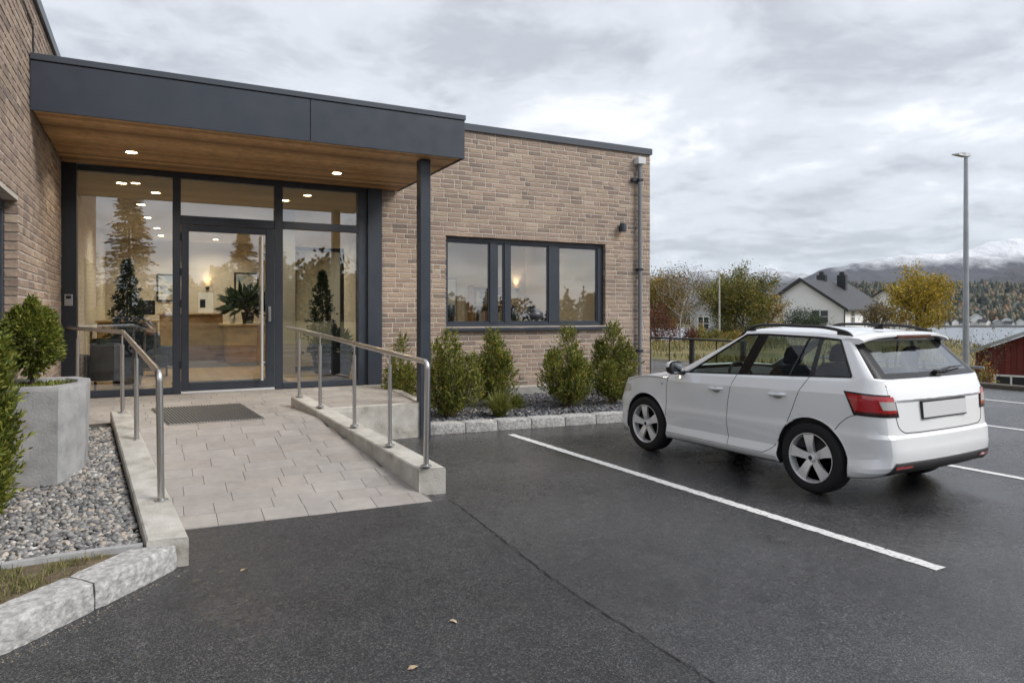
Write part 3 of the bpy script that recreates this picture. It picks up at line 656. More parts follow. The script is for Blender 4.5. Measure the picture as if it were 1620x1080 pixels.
m = MB(); m.hexa([(XL - .11, 6.05, .985), (XL + .05, 6.05, .965), (XL + .05, 8.285, .965), (XL - .11, 8.285, .985), (XL - .11, 6.05, 1.018), (XL + .05, 6.05, 1.0), (XL + .05, 8.285, 1.0), (XL - .11, 8.285, 1.018)]); wl(m, 'sill')
# cable on the left wall above the canopy
m = MB(); m.tube([(XL + .018, 6.8, 4.72), (XL + .018, 8.5, 4.92), (XL + .018, 9.12, 4.88), (XL + .018, 9.14, 4.56)], .008, 6); bp(m, 'cable', 'black_satin')
# ---------------------------------------------------------------- downpipe, hopper, wall lamp
mat('pipe_grey', lin(122, 126, 131), .45, metal=.3)
px_, py_ = 9.30, WY - .085
m = MB(); m.tube([(px_, py_, .12), (px_, py_, 4.96)], .045, 14); pipe = bp(m, 'downpipe', 'pipe_grey', auto=40)
m = MB(); m.bbox(px_ - .10, px_ + .10, WY - .17, WY - .015, 4.955, 5.10, .006); m.build('hopper', 'bracket_white', pipe, off=BO)
for z in (4.62, 2.7, .95):
    m = MB(); m.bbox(px_ - .06, px_ + .055, WY - .14, WY - .012, z - .025, z + .025, .003); m.build('pipe_clip', 'anthracite_dark', pipe, off=BO)
m = MB(); m.bbox(px_ - .19, px_ - .05, WY - .09, WY - .012, 4.585, 4.655, .004); m.build('bracket', 'anthracite_dark', pipe, off=BO)
m = MB(); m.lathe([(.001, 3.655), (.068, 3.655), (.072, 3.64), (.072, 3.485), (.060, 3.485), (.056, 3.50), (.001, 3.50)], (8.84, WY - .105, 0), 20); wlmp = bp(m, 'wall_lamp', 'anthracite', auto=40)
m = MB(); m.bbox(8.80, 8.88, WY - .05, WY - .012, 3.52, 3.62, .004); m.build('mount', 'anthracite_dark', wlmp, off=BO)
m = MB(); m.lathe([(.001, 3.498), (.05, 3.498)], (8.84, WY - .105, 0), 16, caps=True); m.build('lens', 'lamp_lens_dim', wlmp, off=BO)

# ================================================================== HANDRAILS
def arc(p, a, b, n=5, r=.10):     # rounded corner at p between directions to a and b
    p, a, b = map(np.array, (p, a, b)); da = (a - p) / np.linalg.norm(a - p); db = (b - p) / np.linalg.norm(b - p)
    s, e = p + da * r, p + db * r; return [tuple((1 - t) ** 2 * s + 2 * t * (1 - t) * p + t * t * e) for t in np.linspace(0, 1, n)]
def handrail(label, rail, posts, loc):
    t = thing('handrail', label, 'handrail', loc)
    path = [rail[0]]
    for i in range(1, len(rail) - 1): path += arc(rail[i], rail[i - 1], rail[i + 1], 7, .07)
    path.append(rail[-1])
    m = MB(); m.tube(path, .0265, 14); m.build('top_rail', 'steel', t, off=loc, auto=45)
    for x, y, zb, ztp in posts:
        m = MB(); m.tube([(x, y, zb), (x, y, ztp - .14)], .0215, 12); m.tube([(x, y, ztp - .14), (x, y, ztp - .02)], .009, 8); p = m.build('post', 'steel', t, off=loc, auto=45)
        m = MB(); m.lathe([(.001, .012), (.046, .012), (.05, .008), (.05, 0)], (x, y, zb), 18); m.build('base_flange', 'steel_dull', p, off=loc)
    x, y, z = rail[-1]; m = MB(); m.lathe([(.001, .012), (.050, .012), (.055, .008), (.055, 0)], (x, y, z), 18); m.build('base_flange', 'steel_dull', t, off=loc)
    return t
handrail('bent stainless steel handrail with five posts on the parking side of the ramp',
         [(1.76, 10.55, 1.545), (1.79, 9.80, 1.53), (2.334, 6.22, 1.285), (2.345, 6.29, .275)],
         [(2.232, 7.079, .355, 1.347), (2.088, 7.975, .44, 1.405), (1.93, 9.085, .54, 1.48), (1.80, 9.82, .60, 1.53)], (2.1, 8.0, 0))
handrail('bent stainless steel handrail fixed to the dark pilaster beside the concrete planter',
         [(-1.10, 11.85, 1.545), (-.315, 9.43, 1.53), (.045, 6.02, 1.29), (.06, 6.095, .275)],
         [(-.146, 8.022, .455, 1.43), (-.315, 9.30, .585, 1.525), (-.93, 11.35, .49, 1.54)], (-.2, 8.0, 0))

# ================================================================== DOOR MAT
def mat_q(s, t): return (np.array([-.02, 10.42]) * (1 - s) + np.array([1.10, 10.42]) * s) * (1 - t) + (np.array([.165, 9.0]) * (1 - s) + np.array([1.235, 8.98]) * s) * t
dm = thing('door_mat', 'ribbed dark grey entrance mat lying on the paved landing', 'mat', (.6, 9.7, ramp_z(9.7)))
def mz(y): return ramp_z(y) + .003
m = MB(); q = [mat_q(0, 1), mat_q(1, 1), mat_q(1, 0), mat_q(0, 0)]
m.hexa([(*p, mz(p[1])) for p in q] + [(*p, mz(p[1]) + .008) for p in q]); m.build('backing', 'mat_groove', dm, off=dm.location)
for i in range(30):
    s0, s1 = (i + .2) / 30, (i + .72) / 30; m = MB(); q = [mat_q(s0, .985), mat_q(s1, .985), mat_q(s1, .015), mat_q(s0, .015)]
    m.hexa([(*p, mz(p[1]) + .0082) for p in q] + [(*p, mz(p[1]) + .016) for p in q]); m.build('rib', 'rubber_mat', dm, off=dm.location)
# ================================================================== INTERIOR (seen through the panes)
m = MB(); m.box(XL - .15, XL, 12.11, 22.5, .5, 3.9); bp(m, 'interior_wall', 'interior_wall')
m = MB(); m.box(XL, 9.4, 22.5, 22.6, .4, 3.9); bp(m, 'interior_wall', 'interior_back')
m = MB(); m.box(4.05, 4.2, 12.18, 22.49, .5, 3.9); bp(m, 'interior_wall', 'interior_wall')
m = MB(); m.box(4.21, 9.4, 17.0, 17.1, .5, 3.9); bp(m, 'interior_wall', 'interior_back')
m = MB(); m.box(9.3, 9.4, 12.18, 17.0, .5, 3.9); bp(m, 'interior_wall', 'interior_wall')
m = MB(); m.box(XL - .1, 9.4, 12.04, 22.55, 3.87, 3.93); bp(m, 'interior_ceiling', 'interior_ceiling')
m = MB(); m.box(XL - .1, 9.35, 12.04, 22.55, .40, .492); ifl = bp(m, 'interior_floor', 'oak_light')
for i in range(26):
    a = XL + i * .2; m = MB(); m.bbox(a + .001, a + .199, 12.05, 22.49, .4925, .5, .001); m.build('floor_plank', 'wood_floor', ifl, off=BO)
IL = [(-.45, 12.85), (.05, 13.6), (-.2, 15.2), (-.1, 17.2), (0.1, 19.2), (.2, 21.0), (2.2, 13.4), (2.6, 16.5), (1.6, 18.6), (1.6, 21.4), (3.3, 20.5), (5.9, 13.9), (6.9, 14.1), (5.3, 15.6), (7.9, 15.2)]
lr = {}
for i, (x, y) in enumerate(IL):
    m = MB(); m.lathe([(.07, -.002), (.1, -.008), (.1, 0), (.06, 0)], (x, y, 3.868), 20); d = bp(m, 'ceiling_downlight', 'white_plastic')
    m = MB(); m.lathe([(.001, -.004), (.068, -.004)], (x, y, 3.868), 20, caps=True); m.build('lens', 'downlight_lens', d, off=BO)
    if i in (1, 3, 5, 6, 7, 8, 9, 11, 13, 14): spot('ceiling_lamp', (x - BO[0], y - BO[1], 3.855), ((18 if y > 16 else 10) if x < 4 else 8), .16, parent=d, spread=2.6)
# reception desk: tall wood block, lower counter, plinth
t = thing('reception_desk', 'oak reception desk with raised counter behind the entrance door', 'desk', (1.7, 19.2, .5))
tb = t.location
m = MB(); m.bbox(.15, 1.55, 18.5, 19.1, .58, 1.72, .01); m.build('cabinet', 'oak', t, off=tb)
m = MB(); m.bbox(1.56, 3.0, 17.4, 18.9, .60, 1.46, .01); m.build('counter_front', 'oak', t, off=tb)
m = MB(); m.bbox(1.45, 3.08, 17.33, 18.95, 1.462, 1.51, .006); m.build('counter_top', 'oak_light', t, off=tb)
m = MB(); m.bbox(.10, 1.6, 18.45, 19.15, 1.722, 1.765, .006); m.build('counter_top', 'oak_light', t, off=tb)
m = MB(); m.box(.2, 2.95, 17.45, 19.05, .5, .6); m.build('plinth', 'steel_dull', t, off=tb)
t = thing('sideboard', 'low oak sideboard with doors at the left side of the lobby', 'sideboard', (-.5, 17.4, .5)); tb = t.location
m = MB(); m.bbox(-1.05, .1, 17.1, 17.8, .55, 1.55, .01); m.build('body', 'oak', t, off=tb)
for a in (-1.03, -.46):
    m = MB(); m.bbox(a, a + .55, 17.08, 17.0995, .62, 1.50, .003); m.build('door', 'oak_light', t, off=tb)
m = MB(); m.bbox(-1.08, .13, 17.05, 17.83, 1.552, 1.60, .005); m.build('top', 'oak_light', t, off=tb)
t = thing('computer_monitor', 'black computer monitor standing on the oak sideboard', 'monitor', (-.1, 17.4, 1.6)); tb = t.location
m = MB(); m.bbox(-.45, .05, 17.38, 17.42, 1.72, 2.05, .006); m.build('screen_panel', 'black_satin', t, off=tb); m = MB(); m.tube([(-.2, 17.43, 1.62), (-.2, 17.43, 1.8)], .02); m.lathe([(.001, .012), (.1, .012), (.1, 0)], (-.2, 17.43, 1.602), 16); m.build('stand', 'black_satin', t, off=tb)
t = thing('poster_stand', 'small white notice in a stand on the raised desk counter', 'notice', (1.2, 18.7, 1.766)); tb = t.location
m = MB(); m.hexa([(1.0, 18.62, 1.768), (1.34, 18.62, 1.768), (1.34, 18.66, 1.768), (1.0, 18.66, 1.768), (1.0, 18.70, 2.28), (1.34, 18.70, 2.28), (1.34, 18.72, 2.28), (1.0, 18.72, 2.28)]); m.build('board', 'paper', t, off=tb)
m = MB(); m.hexa([(1.04, 18.635, 1.9), (1.16, 18.635, 1.9), (1.16, 18.64, 1.9), (1.04, 18.64, 1.9), (1.04, 18.665, 2.1), (1.16, 18.665, 2.1), (1.16, 18.67, 2.1), (1.04, 18.67, 2.1)]); m.build('print', 'screen', t, off=tb)
# inner mat
m = MB(); m.bbox(.3, 2.2, 12.3, 13.9, .5005, .512, .004); tag(m.build('indoor_mat', 'rubber_mat'), 'dark grey mat lying on the lobby floor just inside the door', 'mat')
# wall sconces with a warm glow on the lobby and office back walls
def sconce(x, y, z, label):
    t = thing('wall_sconce', label, 'lamp', (x, y, z), group=None)
    m = MB(); m.lathe([(.04, -.1), (.06, 0), (.055, 0), (.035, -.09)], (x, y - .09, z), 16); m.build('shade', 'black_satin', t, off=t.location)
    m = MB(); m.lathe([(.001, -.02), (.045, -.02)], (x, y - .09, z), 14, caps=True); m.build('bulb', 'lamp_glow', t, off=t.location)
    m = MB(); m.bbox(x - .02, x + .02, y - .06, y, z - .06, z - .02, .003); m.build('arm', 'black_satin', t, off=t.location)
    l = bpy.data.lights.new('sconce_lamp', 'SPOT'); l.energy = 9; l.color = (1, .72, .42); l.spot_size = 1.3; l.spot_blend = .8; l.shadow_soft_size = .04
    o = bpy.data.objects.new('sconce_lamp', l); COL.objects.link(o); o.parent = t; o.location = (0, -.09, .02); o.rotation_euler = (math.radians(168), 0, 0)
sconce(1.45, 22.48, 2.55, 'black uplight sconce glowing on the lobby back wall')
sconce(9.0, 16.98, 2.45, 'black uplight sconce glowing on the office back wall')
sconce(3.55, 22.48, 2.35, 'black uplight sconce beside the inner glass screen')
# dark framed inner glass screen right of the lobby
t = thing('inner_screen', 'dark framed inner glass screen standing in the lobby', 'glass screen', (3.2, 15.5, .5)); tb = t.location
for q in ((2.62, 2.70, .5, 3.2), (3.72, 3.80, .5, 3.2)):
    m = MB(); m.bbox(q[0], q[1], 15.4, 15.48, q[2], q[3], .004); m.build('post', 'anthracite_dark', t, off=tb)
m = MB(); m.bbox(2.70, 3.72, 15.4, 15.48, 3.12, 3.2, .004); m.build('head', 'anthracite_dark', t, off=tb)
m = MB(); m.bbox(2.70, 3.72, 15.4, 15.48, .5, .6, .004); m.build('foot', 'anthracite_dark', t, off=tb)
mm = MB(); mm.box(2.70, 3.72, 15.43, 15.434, .6, 3.12); mm.f = [mm.f[2]]; mm.build('pane', 'pane', t, off=tb)
m = MB(); m.bbox(2.30, 2.60, 14.6, 14.9, .5, 3.868, .006); bp(m, 'interior_column', 'interior_wall')
# pictures, shelf, chairs
for x0, x1, z0, z1, lb in ((.1, .9, 2.1, 2.9, 'framed abstract picture on the lobby back wall left of the sconce'), (2.2, 2.9, 2.0, 3.0, 'tall framed picture on the lobby back wall right of the sconce')):
    t = thing('framed_picture', lb, 'picture', ((x0 + x1) / 2, 22.48, z0)); m = MB(); m.bbox(x0, x1, 22.45, 22.498, z0, z1, .01); m.build('frame', 'black_satin', t, off=t.location); m = MB(); m.box(x0 + .05, x1 - .05, 22.44, 22.449, z0 + .05, z1 - .05); m.build('print', 'interior_print', t, off=t.location)
t = thing('bookcase', 'oak bookcase with coloured binders on the office back wall', 'bookcase', (8.1, 16.8, .5)); tb = t.location
for z in (.52, 1.0, 1.48, 1.96, 2.44): m = MB(); m.bbox(7.55, 8.65, 16.66, 16.98, z, z + .03, .003); m.build('shelf', 'oak', t, off=tb)
for x in (7.52, 8.65): m = MB(); m.bbox(x, x + .03, 16.66, 16.98, .5, 2.5, .003); m.build('side_panel', 'oak', t, off=tb)
for z in (1.03, 1.51, 1.99):
    x = 7.57
    while x < 8.55:
        w = random.uniform(.04, .09); h_ = random.uniform(.26, .38)
        if random.random() < .82: m = MB(); m.bbox(x, x + w - .004, 16.72, 16.95, z + .001, z + h_, .003); m.build('binder', 'binders', t, off=tb)
        x += w
def armchair(label, x, y, rz):
    t = thing('armchair', label, 'armchair', (x, y, .5), rz)
    m = MB(); m.bbox(-.32, .32, -.30, .30, .18, .42, .04); m.build('seat', 'chair_fabric', t); m = MB(); m.bbox(-.36, .36, .22, .36, .30, .86, .05); m.build('backrest', 'chair_fabric', t)
    for s_ in (-1, 1): m = MB(); m.bbox(s_ * .38 - .06, s_ * .38 + .06, -.30, .24, .20, .60, .03); m.build('armrest', 'chair_fabric', t)
    for a_, b_ in ((-.28, -.25), (.28, -.25), (-.28, .25), (.28, .25)): m = MB(); m.tube([(a_, b_, .0), (a_, b_, .19)], .02, 8); m.build('leg', 'black_satin', t)
armchair('dark grey lobby armchair behind the left entrance pane', -.62, 12.95, math.radians(200)); armchair('dark grey lobby armchair facing the indoor conifer', -.1, 15.6, math.radians(20))
# vases, tray and box on the office window board
m = MB(); m.box(4.86, 8.44, 12.101, 12.42, 1.50, 1.545); bp(m, 'window_board', 'oak_light')
def vase(x, y, prof, label, name='vase'):
    m = MB(); m.lathe([(.001, 0)] + prof, (x, y, 1.546), 20); tag(m.build(name, 'dark_pot', smooth=True), label, 'vase')
vase(5.02, 12.25, [(.11, .01), (.13, .2), (.125, .36), (.11, .37), (.10, .3)], 'dark straight pot on the window board beside the brick jamb')
vase(6.42, 12.25, [(.06, .01), (.11, .10), (.10, .2), (.045, .27), (.05, .33), (.06, .36)], 'dark narrow necked vase on the window board')
vase(6.86, 12.26, [(.14, .01), (.25, .12), (.24, .22), (.13, .30), (.08, .31), (.09, .35)], 'wide dark round vase on the window board')
m = MB(); m.bbox(7.02, 7.2, 12.15, 12.3, 1.546, 1.75, .004); tag(m.build('paper_box', 'oak_light'), 'small tan box beside the wide round vase', 'box')
t = thing('office_desk', 'pale office desk with black top behind the window', 'desk', (6.2, 15.2, .5)); tb = t.location
m = MB(); m.bbox(5.2, 7.4, 14.9, 15.7, 1.22, 1.26, .005); m.build('top', 'black_satin', t, off=tb)
for x in (5.3, 7.3):
    for y in (15.0, 15.6): m = MB(); m.tube([(x, y, .5), (x, y, 1.22)], .025, 8); m.build('leg', 'steel_dull', t, off=tb)
t = thing('whiteboard', 'large whiteboard with grey frame on the office back wall', 'whiteboard', (6.2, 16.98, 1.6)); tb = t.location
m = MB(); m.bbox(5.6, 7.2, 16.95, 16.995, 1.5, 2.7, .006); m.build('frame', 'steel_dull', t, off=tb); m = MB(); m.box(5.65, 7.15, 16.944, 16.949, 1.55, 2.65); m.build('surface', 'white_plastic', t, off=tb)

# ================================================================== PLANT GENERATORS
def leaf_quads(P, D, Lc, Wd, up=None):
    """one rhombus leaf per row: base P, direction D, length Lc, width Wd (arrays)"""
    n = len(P); D = D / (np.linalg.norm(D, axis=1, keepdims=True) + 1e-9); r = RNG.normal(size=(n, 3)); S = np.cross(D, r); S /= np.linalg.norm(S, axis=1, keepdims=True) + 1e-9
    Nn = np.cross(D, S); Lc = np.asarray(Lc).reshape(-1, 1) * np.ones((n, 1)); Wd = np.asarray(Wd).reshape(-1, 1) * np.ones((n, 1))
    V = np.stack([P, P + D * Lc * .5 + S * Wd * .5 + Nn * Lc * .06, P + D * Lc, P + D * Lc * .5 - S * Wd * .5 + Nn * Lc * .06], 1).reshape(-1, 3)
    return V, np.arange(4 * n).reshape(n, 4)
def yew(t, h, r, twigs, leaves=9, m='yew', lead=4, ll=.058, shape=None, stem=True):
    """upright bushy conifer: leaders with branchlets carrying short needles"""
    o = np.zeros(3); tw = []; td = []; stems = MB()
    leaders = [(0, 0, 1.0)] + [(random.uniform(.32, .78) * r * math.cos(a), random.uniform(.32, .78) * r * math.sin(a), random.uniform(.48, .95)) for a in np.linspace(0, 6.28, lead, endpoint=False) + random.random()]
    if stem:
        for lx, ly, lh in leaders: stems.tube([(lx * .12, ly * .12, -.02), (lx * .7, ly * .7, h * lh * .45), (lx, ly, h * lh * .92)], [.022 * h, .014 * h, .004], 6)
        stems.build('stem', 'stem_brown', t)
    per = twigs // len(leaders)
    for li, (lx, ly, lh) in enumerate(leaders):
        s = np.power(RNG.random(per), .80)
        z = h * lh * (.05 + .95 * s); prof = (np.clip((1 - s) * 1.45 + .03, 0, 1) ** .85) * np.clip(.60 + s * 2.2, 0, 1)
        rr = r * (.62 if li == 0 else random.uniform(.36, .52)) * prof * np.sqrt(RNG.random(per) * .8 + .2) * RNG.uniform(.75, 1.18, per); a = RNG.random(per) * 6.283
        rr *= 1 + .22 * np.sin(a * 3 + lx * 40 + z * 5)
        tw.append(np.stack([lx * np.clip(s * 1.6 + .15, 0, 1) + rr * np.cos(a), ly * np.clip(s * 1.6 + .15, 0, 1) + rr * np.sin(a), z], 1))
        td.append(np.stack([np.cos(a) * .7, np.sin(a) * .7, RNG.uniform(.5, 1.9, per)], 1))
    T = np.concatenate(tw); D = np.concatenate(td) + RNG.normal(0, .25, (len(T), 3)); D /= np.linalg.norm(D, axis=1, keepdims=True)
    k = leaves; tl = ll * 2.5
    P = np.repeat(T, k, 0); DD = np.repeat(D, k, 0); q = np.tile(np.linspace(0, 1, k), len(T)).reshape(-1, 1)
    P = P + DD * q * tl * RNG.uniform(.7, 1.2, (len(P), 1)); LD = DD * (.35 + .9 * q) + RNG.normal(0, .55, P.shape) * (1.05 - .6 * q)
    V, Fq = leaf_quads(P, LD, ll * RNG.uniform(.7, 1.25, len(P)), ll * .34)
    return mesh_arrays('foliage', V, Fq, m, t)
def shrub(x, y, z, h, r, label, twigs=1500, m='yew', **k):
    t = thing('evergreen_shrub', label, 'shrub', (x, y, z), group=None); yew(t, h, r, twigs, m=m, **k); return t
shrub(3.72, 11.2, .14, 1.15, .34, 'thin sparse evergreen shrub in the corner behind the anthracite column', 600, lead=3)
shrub(4.14, 10.05, .13, 1.26, .50, 'tall loose evergreen shrub growing right beside the anthracite column', 1250, lead=7)
shrub(5.25, 10.75, .14, 1.24, .46, 'evergreen shrub growing under the left end of the office window', 1150, lead=3)
shrub(6.40, 10.15, .14, 1.30, .52, 'dense evergreen shrub under the middle of the office window', 1500, lead=5)
shrub(7.36, 10.15, .14, 1.36, .50, 'evergreen shrub with browned needles next to the downpipe', 1400, lead=4)
# ornamental grass tufts
def tuft(x, y, z, r, label, n=420):
    t = thing('grass_tuft', label, 'grass tuft', (x, y, z)); a = RNG.random(n) * 6.283; b = RNG.uniform(.15, 1.1, n); L_ = r * RNG.uniform(.6, 1.15, n); V = []; Fq = []
    for i in range(n):
        d = np.array([math.cos(a[i]) * math.sin(b[i]), math.sin(a[i]) * math.sin(b[i]), math.cos(b[i])]); s = np.cross(d, [0, 0, 1]); s /= np.linalg.norm(s) + 1e-9; w = .006
        p0 = RNG.normal(0, .03, 3) * [1, 1, 0]; p1 = p0 + d * L_[i] * .55; p2 = p0 + d * L_[i] + np.array([0, 0, -.30 * L_[i] * math.sin(b[i])]); k = len(V)
        V += [p0 - s * w, p0 + s * w, p1 + s * w * .9, p1 - s * w * .9, p2 + s * .001, p2 - s * .001]; Fq += [(k, k + 1, k + 2, k + 3), (k + 3, k + 2, k + 4, k + 5)]
    mesh_arrays('blades', V, Fq, 'sedge', t)
tuft(4.86, 9.72, .14, .44, 'larger yellow green grass tuft by the granite kerb stones', 520); tuft(5.48, 10.35, .14, .32, 'smaller yellow green grass tuft between two evergreen shrubs', 320)
# foreground bush at the left and the potted topiary
shrub(-1.10, 6.12, .19, 1.50, .24, 'bright green bushy conifer standing in pebbles in front of the planter', 3400, 'yew_bright', lead=6, ll=.05)
# concrete planter, chamfered square with a round mouth
t = thing('concrete_planter', 'large faceted grey concrete planter standing on pebbles by the brick wall', 'planter', (-.90, 7.55, left_z(7.4) - .03)); tb = t.location
ax, ay = .37, .56; zb, ztp = .0, 1.125 - tb.z
def octo(s, z): return [(ax * s * a, ay * s * b, z) for a, b in ((-.55, -1), (.52, -1.06), (.98, -.25), (1, .45), (.6, 1), (-.6, 1), (-1, .5), (-1, -.5))]
def rnd(s, z): return [(ax * s * math.cos(q), ay * s * math.sin(q), z) for q in [math.atan2(b * 1.0, a * 1.0) for a, b in ((-.55, -1), (.52, -1.06), (.98, -.25), (1, .45), (.6, 1), (-.6, 1), (-1, .5), (-1, -.5))]]
m = MB(); m.loft([octo(.93, zb), octo(.955, .3), octo(.995, ztp - .03), octo(.985, ztp), rnd(.80, ztp), rnd(.76, ztp - .03), rnd(.72, ztp - .25)], False); m.build('shell', 'concrete_grey', t, auto=None)
m = MB(); m.add(rnd(.755, ztp - .05), [tuple(range(8))]); m.build('soil', 'bed_soil', t)
n = 900; q = RNG.random(n) * 6.283; rr = np.sqrt(RNG.random(n)) * .72; P = np.stack([ax * rr * np.cos(q), ay * rr * np.sin(q), np.full(n, ztp - .05)], 1)
V, Fq = leaf_quads(P, np.stack([RNG.normal(0, .6, n), RNG.normal(0, .6, n), np.ones(n)], 1), RNG.uniform(.03, .065, n), .014); mesh_arrays('ground_cover', V, Fq, 'yew_bright', t).__setitem__('kind', 'stuff')
t = thing('potted_topiary', 'clipped bright green bush on a bare stem growing in the concrete planter', 'shrub', (-.99, 7.60, tb.z + ztp - .05))
m = MB(); m.tube([(0, 0, -.03), (.02, .01, .1), (-.01, .0, .22), (.0, 0, .42)], [.022, .018, .016, .008], 8)
for a in range(6): m.tube([(0, 0, .14 + a * .02), (.10 * math.cos(a * 1.1), .10 * math.sin(a * 1.1), .26 + a * .02)], [.009, .004], 5)
m.build('stem', 'stem_brown', t)
n = 1500; d = RNG.normal(size=(n, 3)); d /= np.linalg.norm(d, axis=1, keepdims=True); rad = (.5 + .5 * RNG.random(n) ** .4).reshape(-1, 1)
lump = (1 + .20 * np.sin(d[:, :1] * 5 + 1) * np.cos(d[:, 2:] * 6)); T = d * rad * lump * np.array([.17, .19, .235]) * np.array([1, 1, 1]) * (1.12 - .55 * np.clip(d[:, 2:] , 0, 1)* np.array([1, 1, 0])) + [0, 0, .46]; k = 9
P = np.repeat(T, k, 0); DD = np.repeat(d + [0, 0, .35], k, 0); DD /= np.linalg.norm(DD, axis=1, keepdims=True); qq = np.tile(np.linspace(0, 1, k), n).reshape(-1, 1)
V, Fq = leaf_quads(P + DD * qq * .075, DD * (.3 + .8 * qq) + RNG.normal(0, .5, P.shape) * (1.05 - .5 * qq), .040 * RNG.uniform(.7, 1.2, len(P)), .0145); mesh_arrays('foliage', V, Fq, 'yew_bright', t)
# indoor plants
def pot_plant(name, label, x, y, z, r, h, kind, ph):
    t = thing(name, label, 'plant', (x, y, z)); m = MB(); m.lathe([(.001, 0), (r * .72, 0), (r, h), (r * .93, h), (r * .9, h - .04), (.001, h - .04)], (0, 0, 0), 22); m.build('pot', 'dark_pot', t, auto=35)
    if kind == 'cone':
        n = 900; s = RNG.random(n); a = RNG.random(n) * 6.283; rr = (1 - s) ** .8 * ph * .27 * RNG.uniform(.3, 1, n) * (.45 + .55 * np.abs(np.sin(s * 15 + np.sin(a * 2)))) * (1 + .25 * np.sin(a * 3)); P = np.stack([rr * np.cos(a), rr * np.sin(a), h + .02 + s * ph], 1); D = np.stack([np.cos(a), np.sin(a), RNG.uniform(-.1, .7, n)], 1)
        P = np.repeat(P, 4, 0); D = np.repeat(D, 4, 0) + RNG.normal(0, .5, (4 * n, 3)); V, Fq = leaf_quads(P, D, .09, .022); m = MB(); m.tube([(0, 0, h - .05), (0, 0, h + ph * .9)], [.03, .008], 6); m.build('stem', 'stem_brown', t)
    else:
        n = 260; d = RNG.normal(size=(n, 3)); d[:, 2] = np.abs(d[:, 2]) + .15; d /= np.linalg.norm(d, axis=1, keepdims=True); P = d * RNG.uniform(.25, .8, (n, 1)) * ph * .62 * [1, 1, 1.1] + [0, 0, h]; V, Fq = leaf_quads(P, d + RNG.normal(0, .45, (n, 3)) + [0, 0, -.1], ph * .40, ph * .10)
        m = MB()
        for i in range(9): m.tube([(0, 0, h - .05), tuple(P[i * 20] * [.6, .6, .9] + [0, 0, .02])], [.012, .005], 5)
        m.build('stem', 'stem_brown', t)
    mesh_arrays('foliage', V, Fq, 'house_plant', t)
pot_plant('indoor_conifer', 'tall dark conifer in a black pot behind the left entrance pane', -.40, 13.9, .5, .30, .70, 'cone', 1.45)
pot_plant('potted_plant', 'broad leaved plant in a small pot on the reception counter', 2.05, 17.75, 1.51, .16, .28, 'leafy', .95)
pot_plant('potted_plant', 'leafy plant in a big black pot behind the right entrance pane', 2.98, 12.75, .5, .34, .52, 'leafy', .62)
pot_plant('indoor_conifer', 'narrow dark conifer standing before the inner glass screen', 3.15, 14.6, .5, .22, .4, 'cone', 1.7)
for i, (x, s) in enumerate(((1.68, .07), (2.45, .06))):
    m = MB(); m.lathe([(.001, 0), (s * .8, 0), (s, s * 1.6), (s * .85, s * 1.7), (.001, s * 1.2)], (x, 17.55, 1.5105), 16); tag(m.build('counter_jar', 'paper', smooth=True), ['small white jar left of the counter plant', 'small white jar right of the counter plant'][i], 'jar')
# soil strip grass and fallen leaves
n = 2600; P = []
while len(P) < n:
    x, y = random.uniform(-1.3, -.05), random.uniform(4.3, 5.32)
    if y > 5.35 - (-.1 - x) * 1.12 + .06 and y < 5.31 and vnoise(x * 9, y * 9) > .40: P.append((x, y, .132))
P = np.array(P); V, Fq = leaf_quads(P, np.stack([RNG.normal(0, .5, n), RNG.normal(0, .5, n), np.ones(n)], 1), RNG.uniform(.02, .075, n), .005); mesh_arrays('grass', V, Fq, 'grass_blade', kind='stuff')
tag(bpy.data.objects['grass'], 'thin patchy grass on the soil strip inside the granite kerb', 'grass')
for i, (x, y) in enumerate(((1.136, 3.23), (1.512, 3.61), (.55, 5.0))):
    m = MB(); s = .022; m.add([(-1.3 * s, 0, .004), (-.3 * s, -.7 * s, .008), (.8 * s, -.5 * s, .012), (1.4 * s, .1 * s, .005), (.6 * s, .7 * s, .009), (-.5 * s, .6 * s, .014)], [(0, 1, 2, 3, 4, 5)])
    o = m.build('fallen_leaf', 'dry_leaf'); o.location = (x, y, .003); o.rotation_euler = (0, 0, i * 1.9); tag(o, 'small tan fallen leaf lying on the dark asphalt', 'leaf', 'fallen leaves on the asphalt')
# debris along the kerb foot
pts = []; sz = []
for _ in range(330):
    t_ = random.random(); i = min(int(t_ * 3), 2); u = t_ * 3 - i; p = np.array(kf[i]) * (1 - u) + np.array(kf[i + 1]) * u; pts.append((p[0] + abs(random.gauss(0, .05)) + .01, p[1] - abs(random.gauss(0, .05)) - .01, .003)); sz.append(random.uniform(.006, .016))
for _ in range(260):
    x = random.uniform(3.5, 9); pts.append((x, ky(x) - abs(random.gauss(0, .05)) - .02, .003)); sz.append(random.uniform(.008, .02))
for _ in range(420): pts.append((random.uniform(-.5, 3), random.uniform(2.3, 6), .002)); sz.append(random.uniform(.004, .009))
mat('grit', rough=.8, ramp=[(0, (.12, .10, .08)), (1, (.32, .27, .2))], rnd='island'); scatter_stones('grit', pts, sz, .5, True, 'grit')
